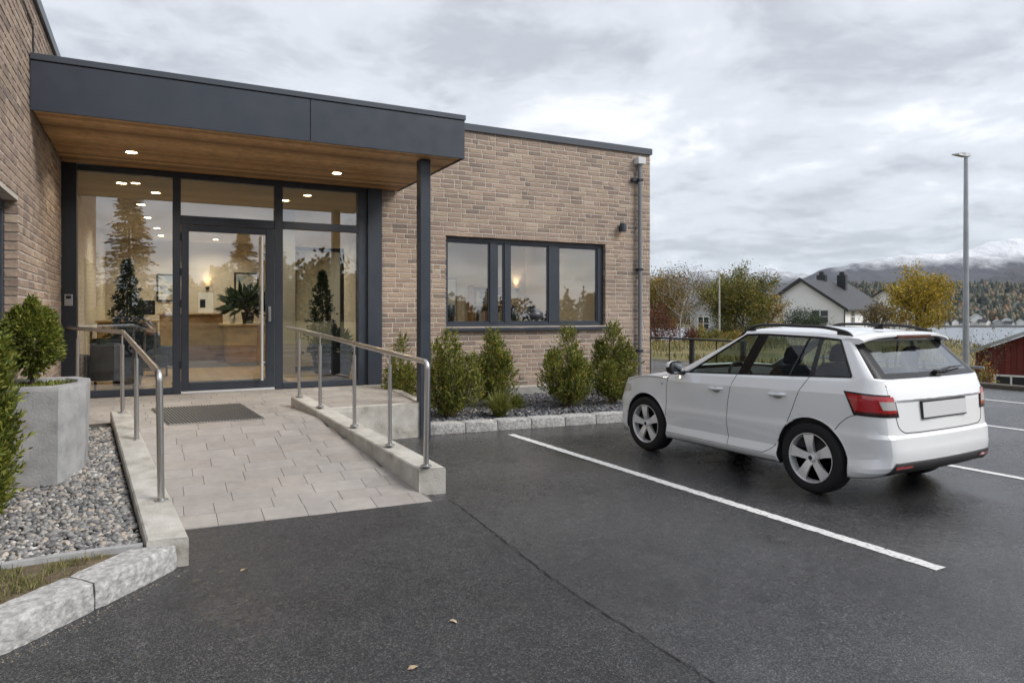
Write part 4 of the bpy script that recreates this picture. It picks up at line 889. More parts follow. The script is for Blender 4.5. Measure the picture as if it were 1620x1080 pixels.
# ================================================================== ESTATE CAR
mat('car_white', (.83, .84, .85), .28, **{'Coat Weight': 1.0, 'Coat Roughness': .04})
mat('car_grey', (.05, .055, .065), .3, **{'Coat Weight': 1.0, 'Coat Roughness': .04})
glassmat('car_glass', (.70, .77, .74), 1.5, 1.6); glassmat('car_glass_rear', (.55, .61, .59), 1.5, 7)
mat('car_black', (.010, .010, .011), .22)
mat('car_trim', (.018, .018, .019), .55)
mat('car_gap', (.02, .02, .022), .9)
mat('car_inside', (.016, .016, .018), .7)
mat('car_headliner', (.30, .31, .30), .8)
mat('tyre', (.010, .010, .011), .85, nscale=30, namt=.25)
mat('alloy', (.88, .88, .89), .32, metal=.5)
mat('alloy_dark', (.025, .025, .026), .6, metal=.3)
mat('lamp_red', (.42, .010, .016), .12, **{'Coat Weight': 1.0, 'Coat Roughness': .03})
mat('lamp_dark', (.075, .004, .006), .12, **{'Coat Weight': 1.0})
mat('lamp_clear', (.62, .60, .60), .12, metal=.35)
mat('plate_white', (.62, .62, .63), .5)
mat('mirror_glass', (.55, .60, .62), .03, metal=1.)
def catmull(P, brk, per):
    """interpolate control rows P (n, ..., 3) along axis 0; tangents are one-sided at break indices; per[i] pieces in span i"""
    n = len(P); out = []
    for i in range(n - 1):
        p1, p2 = P[i], P[i + 1]; d1 = np.linalg.norm(p2 - p1, axis=-1, keepdims=True) + 1e-6
        def tan(a, b, c):          # finite difference weighted by chord
            da = np.linalg.norm(b - a, axis=-1, keepdims=True) + 1e-6; db = np.linalg.norm(c - b, axis=-1, keepdims=True) + 1e-6
            return ((b - a) / da * db + (c - b) / db * da) / (da + db)
        t1 = (p2 - p1) / d1 if (i == 0 or i in brk) else tan(P[i - 1], p1, p2)
        t2 = (p2 - p1) / d1 if (i == n - 2 or i + 1 in brk) else tan(p1, p2, P[i + 2])
        for q in np.linspace(0, 1, per[i], endpoint=False):
            out.append((2 * q ** 3 - 3 * q ** 2 + 1) * p1 + (q ** 3 - 2 * q ** 2 + q) * t1 * d1 + (-2 * q ** 3 + 3 * q ** 2) * p2 + (q ** 3 - q ** 2) * t2 * d1)
    out.append(P[-1]); return np.array(out)
def car_net():
    sl = [-.50, -.36, -.09, -.02, .72, .86, 1.55, 1.75]; sb = [-.545, -.475, -.09, -.03, .72, .86, 1.60, 1.68]; st = [-.325, -.27, -.095, -.05, .56, .70, .86, .90]
    # row: rear(z, y, hw) side(z_rear, z_front, hw) front (list of x,y,z for F1..F4,G,G0) stations
    def lowf(hw, yf, z): return [(hw, 2.2, z + .01), (hw - .012, 2.6, z + .005), (hw - .09, 2.93, z), (hw - .28, yf - .05, z), (.3, yf - .008, z), (0, yf, z)]
    R = [((.305, -.79, .80), (.235, .225, .862), lowf(.84, 2.98, .20), sl), ((.34, -.848, .845), (.30, .29, .902), lowf(.88, 3.08, .27), sl),
         ((.505, -.886, .868), (.41, .385, .864), lowf(.875, 3.12, .40), sl), ((.632, -.872, .864), (.62, .58, .894), lowf(.885, 3.13, .55), sl),
         ((.655, -.846, .860), (.68, .64, .890), lowf(.882, 3.11, .62), sl),
         ((.965, -.812, .862), (1.005, .935, .908), [(.878, 2.2, .975), (.845, 2.6, .93), (.745, 2.87, .875), (.56, 2.99, .84), (.3, 3.035, .82), (0, 3.05, .81)], sl),
         ((1.135, -.765, .842), (1.155, 1.045, .858), [(.83, 1.76, 1.055), (.78, 1.83, 1.065), (.70, 1.89, 1.075), (.55, 1.96, 1.085), (.3, 2.02, 1.09), (0, 2.04, 1.09)], sb),
         ((1.152, -.752, .832), (1.17, 1.058, .853), [(.82, 1.74, 1.066), (.77, 1.81, 1.076), (.69, 1.87, 1.085), (.54, 1.94, 1.095), (.3, 2.0, 1.10), (0, 2.02, 1.10)], sb),
         ((1.485, -.435, .722), (1.49, 1.515, .722), [(.70, .925, 1.512), (.65, .955, 1.515), (.58, .975, 1.52), (.45, .995, 1.525), (.25, 1.005, 1.53), (0, 1.01, 1.53)], st),
         ((1.528, -.40, .695), (1.535, 1.552, .692), [(.67, .905, 1.545), (.62, .92, 1.55), (.55, .93, 1.555), (.43, .94, 1.56), (.24, .945, 1.565), (0, .95, 1.565)], st)]
    net = []
    for k, ((zr, yr, hr), (z0, z1, hw), fr_, sy) in enumerate(R):
        row = []; cr = .055
        for f in (0, .35, .62, .80): row.append((-f * hr, yr + cr * f * f, zr))
        y0 = yr + cr * .64; ys = sy[0]; x0, x1 = .80 * hr, hw - .006
        for a in (24, 48, 70): q = math.radians(a); row.append((-(x0 + (x1 - x0) * math.sin(q) ** .85), y0 + (ys - y0) * (1 - math.cos(q) ** .85), zr + (z0 - zr) * (a / 90)))
        yA, yB = sy[0], sy[-1]
        for y in sy:
            t = (y - yA) / (yB - yA); bar = .012 * (1 - (2 * t - 1) ** 2)
            fl_ = (sstep_lin(-.1, .45, y) * sstep_lin(2.0, 1.6, y)); bar += {1: -.018, 2: .010}.get(k, 0) * (1 - fl_)
            z = z0 + (z1 - z0) * t + (.022 * (1 - (2 * t - 1) ** 2) if k >= 8 else 0)
            row.append((-(hw - .012 + bar), y, z))
        for x, y, z in fr_: row.append((-x, y, z))
        net.append(row)
    net = np.array(net); r9 = net[-1]
    def inner(s, dz):
        q = r9.copy(); q[:, 0] *= s; q[:, 1] = .28 + (q[:, 1] - .28) * (.55 + .45 * s) ; q[:, 2] += dz; return q
    return np.concatenate([net, [inner(.82, .022), inner(.45, .045), inner(.0, .052)]])
COLS = dict(R0=0, R3=3, K1=4, K2=5, K3=6, s0=7, s1=8, s2=9, s3=10, s4=11, s5=12, s6=13, s7=14, F1=15, F2=16, F3=17, F4=18, G=19, G0=20)
def build_car(label, paint, group=None):
    car = thing('estate_car', label, 'car', (0, 0, 0), group=group)
    net = car_net(); rp = [3, 3, 4, 2, 7, 4, 1, 7, 2, 3, 4, 4]; cpn = [4, 4, 4, 3, 3, 3, 3, 4, 8, 2, 16, 3, 12, 6, 12, 9, 6, 5, 4, 4]
    D = catmull(net, {2, 3, 4, 5, 6, 7, 8, 9}, rp)                      # rows
    D = np.swapaxes(catmull(np.swapaxes(D, 0, 1), {8, 9, 10, 11, 12, 13}, cpn), 0, 1)
    nr, nc = D.shape[:2]; ro = np.concatenate([[0], np.cumsum(rp)]); co = np.concatenate([[0], np.cumsum(cpn)])
    ci = {k: co[v] for k, v in COLS.items()}
    sets = {}
    AX = [(-.06, .345, .392), (2.36, .345, .392)]
    def key(i, j):
        if ro[7] <= i < ro[8]:
            if j < ci['K1']:
                return 'frit' if (j >= ci['R3'] or i < ro[7] + 1) else 'glass_rear'
            if j < ci['K2']: return 'frit'
            if ci['s1'] <= j < ci['s2']: return 'glass_quarter'
            if ci['s2'] <= j < ci['s3'] or ci['s4'] <= j < ci['s5']: return 'pillar'
            if ci['s3'] <= j < ci['s4']: return 'glass_back_door'
            if ci['s5'] <= j < ci['s6']: return 'glass_front_door'
            if j >= ci['F2']: return 'glass_wind'
        if ro[6] <= i < ro[7] and ci['s1'] <= j < ci['s7']: return 'pillar'
        return 'body'
    for i in range(nr - 1):
        for j in range(nc - 1): sets.setdefault(key(i, j), []).append((i, j))
    DA = D.copy()
    inside = np.zeros(D.shape[:2], bool)
    for (yc, zc, r) in AX:
        dy, dz = D[..., 1] - yc, D[..., 2] - zc; d = np.hypot(dy, dz); m_ = (d < r) & (np.abs(D[..., 0]) > .6); inside |= m_
        s = np.where(m_, r / np.maximum(d, 1e-3), 1); DA[..., 1] = np.where(m_, yc + dy * s, DA[..., 1]); DA[..., 2] = np.where(m_, zc + dz * s, DA[..., 2])
    def patch(name, cells, mt, mirror, parent, arr, auto=15):
        """mirror: -1 left only, 1 right only, 0 both"""
        V = []; Fq = []; n = 0
        for sgn in ((1, -1) if mirror == 0 else ((1,) if mirror == -1 else (-1,))):
            idx = {}
            for i, j in cells:
                q = [(i, j), (i, j + 1), (i + 1, j + 1), (i + 1, j)]
                for p in q:
                    if p not in idx: idx[p] = n; n += 1; V.append(arr[p] * [sgn, 1, 1])
                f = tuple(idx[p] for p in q); Fq.append(f if sgn > 0 else f[::-1])
        me = bpy.data.meshes.new(name); me.from_pydata([tuple(v) for v in V], [], Fq); bm = bmesh.new(); bm.from_mesh(me)
        bmesh.ops.remove_doubles(bm, verts=bm.verts, dist=1e-5); bmesh.ops.recalc_face_normals(bm, faces=bm.faces); bm.to_mesh(me); bm.free()
        return link(name, me, mt, parent, auto=auto)
    body_cells = [(i, j) for i, j in sets['body'] if not (inside[i, j] and inside[i, j + 1] and inside[i + 1, j] and inside[i + 1, j + 1])]
    body = patch('body', body_cells, paint, 0, car, DA)
    sd_ = body.modifiers.new('thickness', 'SOLIDIFY'); sd_.thickness = .012; sd_.offset = -1
    [patch('pillar_trim', sets['pillar'], 'car_black', q, body, D) for q in (-1, 1)]; patch('glass_border', sets['frit'], 'car_black', 0, body, D)
    patch('rear_window', sets['glass_rear'], 'car_glass_rear', 0, car, D); patch('windscreen', sets['glass_wind'], 'car_glass', 0, car, D)
    for sg in (-1, 1):
        patch('quarter_window', sets['glass_quarter'], 'car_glass', sg, car, D); patch('door_window', sets['glass_back_door'], 'car_glass', sg, car, D); patch('door_window', sets['glass_front_door'], 'car_glass', sg, car, D)
    # ray casting onto the full outer skin for trim
    V = D.reshape(-1, 3); bv = BVHTree.FromPolygons([tuple(v) for v in V], [tuple(f) for f in grid_faces(nr, nc).tolist()])
    def hit(o, d, off=0.):
        r = bv.ray_cast(Vector(o), Vector(d).normalized())
        if r[0] is None: return None
        n = r[1]; n = n if n.dot(Vector(d)) < 0 else -n; return np.array(r[0] + n * off)
    def side(y, z, off=0.):
        p = hit((-3, y, z), (1, 0, 0), off); return p if p is not None else np.array([-.86, y, z])
    def back(x, z, off=0.):
        p = hit((-abs(x), -3, z), (0, 1, 0), off); p = p if p is not None else np.array([-abs(x), -.8, z]); p[0] = math.copysign(p[0], x) if x else 0; return p
    def line(pts, k=14): return [tuple(np.array(a) + (np.array(b) - np.array(a)) * t) for a, b in zip(pts[:-1], pts[1:]) for t in np.linspace(0, 1, k, endpoint=False)] + [pts[-1]]
    def smooth_line(pts, k=10): return [tuple(p) for p in catmull(np.array(pts, float), set(), [k] * (len(pts) - 1))]
    for sg in (1, -1):
        fl = lambda P: [(p[0] * sg, p[1], p[2]) for p in P]
        for nm, pl in (('door_gap', [(1.89, 1.03), (1.93, .94), (1.965, .62), (1.985, .40), (1.97, .30)]), ('door_gap', [(.87, 1.09), (.91, .98), (.985, .66), (.99, .45), (.97, .30)]),
                       ('door_gap', [(-.045, 1.145), (.03, 1.02), (.16, .74), (.30, .48), (.40, .36), (.50, .305)]), ('bumper_gap', [(-.33, .66), (-.40, .74), (-.48, .80), (-.56, .83)]), ('hood_gap', [(1.93, .955), (2.2, .955), (2.5, .93), (2.75, .87)])):
            mm = MB(); mm.tube(fl([side(y, z, -.0005) for y, z in smooth_line(pl)]), .0034, 6, False); mm.build(nm, 'car_gap', body)
        mm = MB(); mm.tube(fl([side(y, z, -.0005) for y, z in line([(1.97, .30), (.50, .305)])]), .003, 6, False); mm.build('door_gap', 'car_gap', body)
        # slim divider in the rear door glass and black window edging
        mm = MB(); a, b = side(.19, 1.13, .002), side(.06, 1.51, .002); mm.tube(fl([a, (a + b) / 2, b]), .011, 6); mm.build('glass_divider', 'car_black', body)
        top = [tuple(D[ro[8], j]) for j in range(ci['s1'], ci['s6'] + 1)]; fr_e = [tuple(D[i, ci['s6']]) for i in range(ro[8], ro[7] - 1, -1)]; re_e = [tuple(D[i, ci['s1']]) for i in range(ro[7], ro[8] + 1)]
        mm = MB(); mm.tube(fl(re_e + top[1:] + fr_e[1:]), .011, 6); mm.build('window_edging', 'car_black', body)
        # handles
        for y, z in ((1.13, .905), (.30, .925)):
            c = side(y, z); mm = MB(); n_ = 9
            mm.tube(fl([(c[0] - (.006 if q in (0, n_ - 1) else .030 * math.sin(math.pi * q / (n_ - 1)) ** .4), y + .105 - .21 * q / (n_ - 1), z + .012 * q / n_) for q in range(n_)]), [.010] + [.0155] * (n_ - 2) + [.010], 8); mm.build('door_handle', paint, car, auto=50)
            mm = MB(); cup = [side(y + .06 * math.cos(t), z - .008 + .032 * math.sin(t), .0018) for t in np.linspace(0, 6.283, 18, endpoint=False)]; mm.add(fl(cup), [tuple(range(18))]); mm.build('handle_cup', 'car_headliner', body)
        # wheels, arches
        for yc, zc, r in AX:
            lip = []
            for a in np.linspace(math.radians(-13), math.radians(193), 46):
                y, z = yc + (r + .002) * math.cos(a), zc + (r + .002) * math.sin(a); p = side(y, max(z, .24), 0); lip.append((p[0], y, z))
            mm = MB(); mm.loft([fl([(x + .0, y, z) for x, y, z in lip]), fl([(x - .006, y + (y - yc) * .03, z + (z - zc) * .03) for x, y, z in lip]), fl([(x + .02, y + (y - yc) * .055, z + (z - zc) * .055) for x, y, z in lip])], False, False); mm.build('arch_lip', paint, body, smooth=True)
            mm = MB(); rings = []
            for dx, rr in ((.002, r + .001), (.05, r - .004), (.36, r - .004), (.36, .02)):
                rings.append(fl([(x + dx if dx < .3 else -.50, yc + rr * math.cos(a), zc + rr * math.sin(a)) for (x, y, z), a in zip(lip, np.linspace(math.radians(-13), math.radians(193), 46))]))
            mm.loft(rings, False, False); mm.build('wheel_well', 'car_inside', body)
            w = bpy.data.objects.new('wheel', None); COL.objects.link(w); w.parent = car; w.location = (-.775 * sg, yc, .345); w.rotation_euler = (0, 0, 0 if sg > 0 else math.pi)
            mm = MB(); mm.lathe([(.235, -.098), (.262, -.108), (.305, -.110), (.330, -.100), (.342, -.075), (.345, -.03), (.345, .03), (.342, .075), (.33, .1), (.262, .108), (.235, .1)], (0, 0, 0), 56, 'x'); mm.build('tyre', 'tyre', w, smooth=True)
            mm = MB(); mm.lathe([(.225, .09), (.222, -.02), (.224, -.075), (.236, -.104), (.242, -.104), (.242, -.09)], (0, 0, 0), 56, 'x')
            for s5 in range(5):
                a0 = s5 * 2 * math.pi / 5 + 1.45
                def pt(rad, t, x): return (x, rad * math.cos(a0) - t * math.sin(a0), rad * math.sin(a0) + t * math.cos(a0))
                mm.loft([[pt(.03, -.036, -.062), pt(.03, .036, -.062), pt(.03, .036, -.04), pt(.03, -.036, -.04)], [pt(.07, -.034, -.088), pt(.07, .034, -.088), pt(.07, .03, -.05), pt(.07, -.03, -.05)],
                         [pt(.15, -.042, -.096), pt(.15, .042, -.096), pt(.15, .034, -.06), pt(.15, -.034, -.06)], [pt(.226, -.06, -.092), pt(.226, .06, -.092), pt(.226, .042, -.06), pt(.226, -.042, -.06)]], True)
                mm.tube([pt(.045, .05, -.058), pt(.045, .05, -.075)], .009, 6)
            mm.lathe([(.001, -.098), (.032, -.098), (.036, -.09), (.036, -.05)], (0, 0, 0), 20, 'x'); mm.build('rim', 'alloy', w, auto=30)
            mm = MB(); mm.lathe([(.001, -.028), (.222, -.028)], (0, 0, 0), 30, 'x', True); mm.build('brake_disc', 'alloy_dark', w)
            mm = MB(); mm.lathe([(.001, -.1), (.022, -.0995)], (0, 0, 0), 18, 'x', True); mm.build('hub_cap', 'alloy_dark', w)
        # tail lamp wrapped round the corner
        def lampgrid(c00, c10, c11, c01, off, nu=14, nv=7):
            g = []
            for iv in range(nv):
                rowp = []
                for iu in range(nu):
                    u, v = iu / (nu - 1), iv / (nv - 1); s, z = [(c00[k] * (1 - u) + c10[k] * u) * (1 - v) + (c01[k] * (1 - u) + c11[k] * u) * v for k in (0, 1)]
                    o = (s / 2 ** .5 - 2.2, -s / 2 ** .5 - 2.2, z); p = hit(o, (1, 1, 0), off); rowp.append(p if p is not None else np.array([s / 2 ** .5 - .6, -s / 2 ** .5 - .6, z]))
                g.append(rowp)
            return np.array(g)
        def lamp(name, cs, off, mt, parent, base=-.004):
            G = lampgrid(*cs, off); B_ = lampgrid(*cs, base); nv, nu = G.shape[:2]; mm = MB(); mm.add(G.reshape(-1, 3) * [sg, 1, 1], grid_faces(nv, nu).tolist())
            rim = [(0, j) for j in range(nu)] + [(i, nu - 1) for i in range(1, nv)] + [(nv - 1, j) for j in range(nu - 2, -1, -1)] + [(i, 0) for i in range(nv - 2, 0, -1)]
            mm.loft([[G[q] * [sg, 1, 1] for q in rim], [B_[q] * [sg, 1, 1] for q in rim]], False); return mm.build(name, mt, parent, auto=40)
        A_, B2, C_, D_ = (-.255, .826), (.105, .818), (.062, 1.012), (-.325, 1.035)
        tl = lamp('tail_lamp', (A_, B2, C_, D_), .006, 'car_black', car)
        lamp('red_lens', ((-.242, .852), (.088, .842), (.048, .998), (-.305, 1.018)), .012, 'lamp_red', tl, .002)
        lamp('clear_lens', ((-.04, .885), (.076, .880), (.058, .955), (-.075, .962)), .0155, 'lamp_clear', tl, .008)
        lamp('dark_band', ((-.235, .846), (.09, .838), (.089, .858), (-.238, .866)), .0145, 'lamp_dark', tl, .008)
        # door mirror
        mc = np.array([-1.0, 1.70, 1.105]); mm = MB(); rings = []
        for q, (dy, s) in enumerate(((-.055, .80), (-.05, .95), (-.01, 1), (.05, .86), (.085, .5), (.09, .1))):
            rings.append(fl([mc + [.105 * s * math.copysign(abs(math.cos(t)) ** .7, math.cos(t)), dy + .02 * math.cos(t), .075 * s * math.copysign(abs(math.sin(t)) ** .75, math.sin(t))] for t in np.linspace(0, 6.283, 20, endpoint=False)]))
        mm.loft(rings, True); mr_ = mm.build('door_mirror', 'car_trim' if sg > 0 else 'car_trim', car, auto=40)
        mm = MB(); mm.add(fl([mc + [.088 * math.copysign(abs(math.cos(t)) ** .7, math.cos(t)), -.0565 + .016 * math.cos(t), .06 * math.copysign(abs(math.sin(t)) ** .75, math.sin(t))] for t in np.linspace(0, 6.283, 20, endpoint=False)]), [tuple(range(20))]); mm.build('mirror_glass', 'mirror_glass', mr_)
        mm = MB(); mm.loft([fl([mc + [.112 * s_ * math.copysign(abs(math.cos(t)) ** .7, math.cos(t)), dy + .02 * math.cos(t), .01 + .074 * s_ * abs(math.sin(t)) ** .75] for t in np.linspace(.05, 3.09, 14)]) for dy, s_ in ((-.03, 1.0), (-.008, 1.03), (.05, .89), (.085, .53))], False, False); mm.build('mirror_cap', paint, mr_, smooth=True)
        mm = MB(); mm.tube(fl([mc + [.06, .0, -.055], mc + [.12, .01, -.065], (-.84, 1.68, 1.045)]), [.02, .022, .028], 8); mm.build('mirror_foot', 'car_trim', mr_)
        # roof rail
        rl = [(1.02, 0.003), (.94, .022), (.80, .046), (.55, .056), (.25, .057), (-.05, .053), (-.20, .040), (-.32, .016), (-.38, .0)]
        P_ = []
        for y, dz in rl: 
            h_ = hit((-.655, y, 3), (0, 0, -1)); P_.append((-.655, y, (h_[2] if h_ is not None else 1.55) + dz))
        P_ = smooth_line(P_, 5); mm = MB(); mm.tube(fl(P_), [.010] * 3 + [.0165] * (len(P_) - 7) + [.014] * 4, 8)
        for y0, y1 in ((.96, .80), (-.20, -.345)):
            hz = lambda y: (lambda h_: h_[2] if h_ is not None else 1.55)(hit((-.655, y, 3), (0, 0, -1)))
            mm.hexa(fl([(-.67, y1, hz(y1) - .01), (-.64, y1, hz(y1) - .01), (-.64, y0, hz(y0) - .01), (-.67, y0, hz(y0) - .01), (-.667, y1, hz(y1) + (.045 if y0 > .5 else .012)), (-.643, y1, hz(y1) + (.045 if y0 > .5 else .012)), (-.643, y0, hz(y0) + (.015 if y0 > .5 else .038)), (-.667, y0, hz(y0) + (.015 if y0 > .5 else .038))]))
        mm.build('roof_rail', 'car_trim', car, auto=50)
        # headlamp (far side of the car) and rear reflector
        mm = MB(); g = np.array([[side(2.66 + .20 * u + .03 * v, .74 + .09 * v - .03 * u, .004) for u in np.linspace(0, 1, 8)] for v in np.linspace(0, 1, 4)]); mm.add(g.reshape(-1, 3) * [sg, 1, 1], grid_faces(4, 8).tolist()); mm.build('headlamp', 'lamp_clear', car, smooth=True)
        mm = MB(); g = np.array([[back(-.74 + .20 * u, .366 + .024 * v, .015) for u in np.linspace(0, 1, 6)] for v in (0, 1)]); mm.add(g.reshape(-1, 3) * [sg, 1, 1], grid_faces(2, 6).tolist()); mm.build('rear_reflector', 'lamp_red', car)
        # side repeater badge
        c = side(2.03, .885, .003); mm = MB(); mm.add(fl([(c[0] - .002, 2.03 + .02 * math.cos(t), .885 + .008 * math.sin(t)) for t in np.linspace(0, 6.283, 10, endpoint=False)]), [tuple(range(10))]); mm.build('side_marker', 'car_headliner', car)
    # tailgate lines, plate, bumper trim, wiper, spoiler, brake lamp, antenna
    hp = [(-.74, 1.10), (-.715, 1.03), (-.69, .90), (-.68, .80), (-.655, .72), (-.60, .680), (-.5, .672), (-.25, .670), (0, .670)]
    hp = hp + [(-x, z) for x, z in hp[-2::-1]]; mm = MB(); mm.tube([back(x, z, -.0005) for x, z in smooth_line(hp, 6)], .0042, 6, False); mm.build('tailgate_gap', 'car_gap', body)
    # tailgate: raised lip below the window and sculpted plate recess edge
    mm = MB(); xs = np.linspace(-.74, .74, 31); rings = []
    for z, o in ((1.125, .001), (1.10, .012), (1.0, .020), (.965, .022), (.945, .002)): rings.append([back(x, z, o * (1 - abs(x / .76) ** 8)) for x in xs])
    mm.loft(rings, False, False); mm.build('tailgate_lip', paint, body, smooth=False, auto=30)
    p0 = back(0, .79, .006); p1 = back(0, .95, .010); pw = .345
    yv = lambda z: p0[1] + (p1[1] - p0[1]) * (z - .79) / .16
    mm = MB(); mm.hexa([(-pw - .006, yv(.785) - .004, .785), (pw + .006, yv(.785) - .004, .785), (pw + .006, yv(.785) + .05, .785), (-pw - .006, yv(.785) + .05, .785), (-pw - .006, yv(.945) - .004, .945), (pw + .006, yv(.945) - .004, .945), (pw + .006, yv(.945) + .05, .945), (-pw - .006, yv(.945) + .05, .945)]); pf = mm.build('number_plate_frame', 'car_trim', car)
    mm = MB(); mm.hexa([(-pw, yv(.797) - .008, .797), (pw, yv(.797) - .008, .797), (pw, yv(.797), .797), (-pw, yv(.797), .797), (-pw, yv(.934) - .008, .934), (pw, yv(.934) - .008, .934), (pw, yv(.934), .934), (-pw, yv(.934), .934)]); mm.build('blank_plate', 'plate_white', pf)
    mm = MB(); xs = np.linspace(-.80, .80, 41); rings = []
    for z, o in ((.307, .003), (.312, .010), (.355, .012), (.412, .009), (.418, .0)): rings.append([back(x * (1.0 if z < .32 else .97 if z < .36 else .93), z, o) for x in xs])
    mm.loft(rings, False, False); mm.build('bumper_trim', 'car_trim', car, smooth=True)
    mm = MB(); xs = np.linspace(-.71, .71, 25); rings = []
    for y, z in ((-.34, 1.545), (-.40, 1.556), (-.50, 1.548), (-.545, 1.530), (-.545, 1.512), (-.50, 1.494), (-.42, 1.496)):
        rings.append([(x * (1 - .03 * (y < -.45)), y + .06 * abs(x / .71) ** 3, z + .022 * (1 - (x / .71) ** 2) * (y < -.2) - .035 * abs(x / .71) ** 6) for x in xs])
    mm.loft(rings, False, False)
    for e in (0, -1): mm.add([r[e] for r in rings], [tuple(range(len(rings)))])
    mm.build('spoiler', paint, body, auto=40)
    mm = MB(); mm.bbox(-.27, .27, -.553, -.50, 1.508, 1.542, .006); mm.build('brake_lamp', 'lamp_dark', car)
    mm = MB(); a = back(.02, 1.185, .02); mm.bbox(a[0] - .03, a[0] + .10, a[1] - .03, a[1] + .02, 1.165, 1.215, .01); e_ = back(.56, 1.215, .022); mm.tube([(a[0] + .02, a[1] - .02, 1.195), tuple((a * .55 + e_ * .45) + [0, -.018, .016]), tuple(e_)], [.016, .013, .006], 6)
    mm.build('rear_wiper', 'car_black', car)
    h_ = hit((0.001, -.18, 3), (0, 0, -1)); zr = h_[2] if h_ is not None else 1.6; mm = MB(); mm.loft([[(x, y, zr + z) for x, y in ((-.014 * s, -.225 + o), (.014 * s, -.225 + o), (.008 * s, -.225 + .11 * s), (-.008 * s, -.225 + .11 * s))] for z, s, o in ((-.01, 1, 0), (.014, .6, -.004), (.036, .28, -.008), (.046, .10, -.009))], True); mm.build('roof_antenna', 'car_black', car)
    # underbody, lining, cabin
    mm = MB(); mm.box(-.5, .5, -.60, 2.85, .25, .33); mm.box(-.80, .80, .36, 1.94, .21, .30); mm.box(-.70, .70, -.76, -.50, .33, .40); mm.build('underbody', 'car_inside', car)
    mm = MB(); mm.box(-.80, .80, -.70, 1.75, .40, .46); mm.box(-.815, -.79, -.62, 1.65, .42, 1.03); mm.box(.79, .815, -.62, 1.65, .42, 1.03); mm.box(-.72, .72, -.66, -.64, .45, 1.10); mm.build('cabin_lining', 'car_inside', car)
    mm = MB(); mm.hexa([(-.76, 1.30, .72), (.76, 1.30, .72), (.72, 1.95, .72), (-.72, 1.95, .72), (-.76, 1.36, 1.00), (.76, 1.36, 1.00), (.66, 1.90, 1.06), (-.66, 1.90, 1.06)]); mm.build('dashboard', 'car_inside', car)
    mm = MB(); c = np.array([-.37, 1.26, 1.0]); ring = [c + np.array([.18 * math.cos(t), .07 * math.sin(t), .17 * math.sin(t)]) for t in np.linspace(0, 6.283, 25)]; mm.tube(ring, .016, 6, False); mm.tube([c, c + [0, .2, -.08]], .03, 6); mm.tube([c - [.17, 0, 0], c + [.17, 0, 0]], .018, 5); mm.build('steering_wheel', 'car_inside', car)
    def seat(x, y, w, tilt, n_head):
        mm = MB(); mm.bbox(x - w, x + w, y - .05, y + .46, .46, .70, .04)
        mm.loft([[(x - w * s, y + .06 - tilt * (z - .7) - d, z), (x + w * s, y + .06 - tilt * (z - .7) - d, z), (x + w * s, y - .10 - tilt * (z - .7) + d, z), (x - w * s, y - .10 - tilt * (z - .7) + d, z)] for z, s, d in ((.62, 1, 0), (.9, 1, 0), (1.12, .92, .01), (1.19, .7, .03))], True)
        o = mm.build('seat', 'car_inside', car, auto=40)
        for k_ in n_head:
            mm = MB(); yh = y - .02 - tilt * .6; mm.loft([[(k_ + .125 * s * a, yh + .05 * b * s - tilt * (z - 1.3), z) for a, b in ((-1, -.6), (-.6, -1), (.6, -1), (1, -.6), (1, .6), (.6, 1), (-.6, 1), (-1, .6))] for z, s in ((1.20, .72), (1.23, .95), (1.32, 1.0), (1.38, .9), (1.405, .55))], True)
            mm.tube([(k_ - .05, yh + .01, 1.12), (k_ - .05, yh, 1.22)], .008, 5); mm.tube([(k_ + .05, yh + .01, 1.12), (k_ + .05, yh, 1.22)], .008, 5); mm.build('headrest', 'car_inside', o, auto=50)
    seat(-.37, .72, .25, .28, [-.37]); seat(.37, .72, .25, .28, [.37]); seat(0, -.12, .64, .2, [-.40, .40])
    return car
car = build_car('white five door estate car with roof rails and blank number plate', 'car_white')
car.scale = (1.045, 1, 1); car.location = (6.595, 4.70, 0); car.rotation_euler = (0, 0, math.radians(2.2))
# a second, dark car across the lot: the photograph shows it only as a reflection in the entrance panes
car2 = copy_tree(car); car2['label'] = 'dark grey estate car parked across the lot, mirrored in entrance glass'
def repaint(o):
    for c in o.children:
        for s in c.material_slots:
            if s.material and s.material.name == 'car_white': s.link = 'OBJECT'; s.material = MATS['car_grey']
        repaint(c)
repaint(car2); car2.location = (-.6, -9.5, 0); car2.rotation_euler = (0, 0, math.radians(97))
HAZE = 0.000065
# ================================================================== RAIL, LAMPS, BARN, HOUSES
def at(u, D): return FW * D + (u - 810) / 1089. * D * RT       # plan position from bearing and depth
mat('rail_black', (.018, .02, .022), .45)
mat('galvanised', (.36, .38, .40), .45, metal=.6, nscale=6, namt=.15)
t = thing('railing', 'black metal railing with flat top rail along the lot edge', 'railing', (13.0, 14.5, 0)); tb = t.location
m = MB(); m.bbox(12.95, 13.07, 12.4, 19.5, 1.03, 1.075, .006); m.build('top_rail', 'rail_black', t, off=tb)
m = MB(); m.bbox(12.96, 13.02, 16.2, 19.5, 1.10, 1.15, .006); m.build('cap_rail', 'galvanised', t, off=tb)
for i, y in enumerate(np.arange(12.5, 19.6, .92)):
    m = MB(); w = .07 if i % 2 == 0 else .02; m.bbox(13.01 - w / 2, 13.01 + w / 2, y - w, y + w, -.02, 1.03, .004); m.build('post', 'rail_black', t, off=tb)
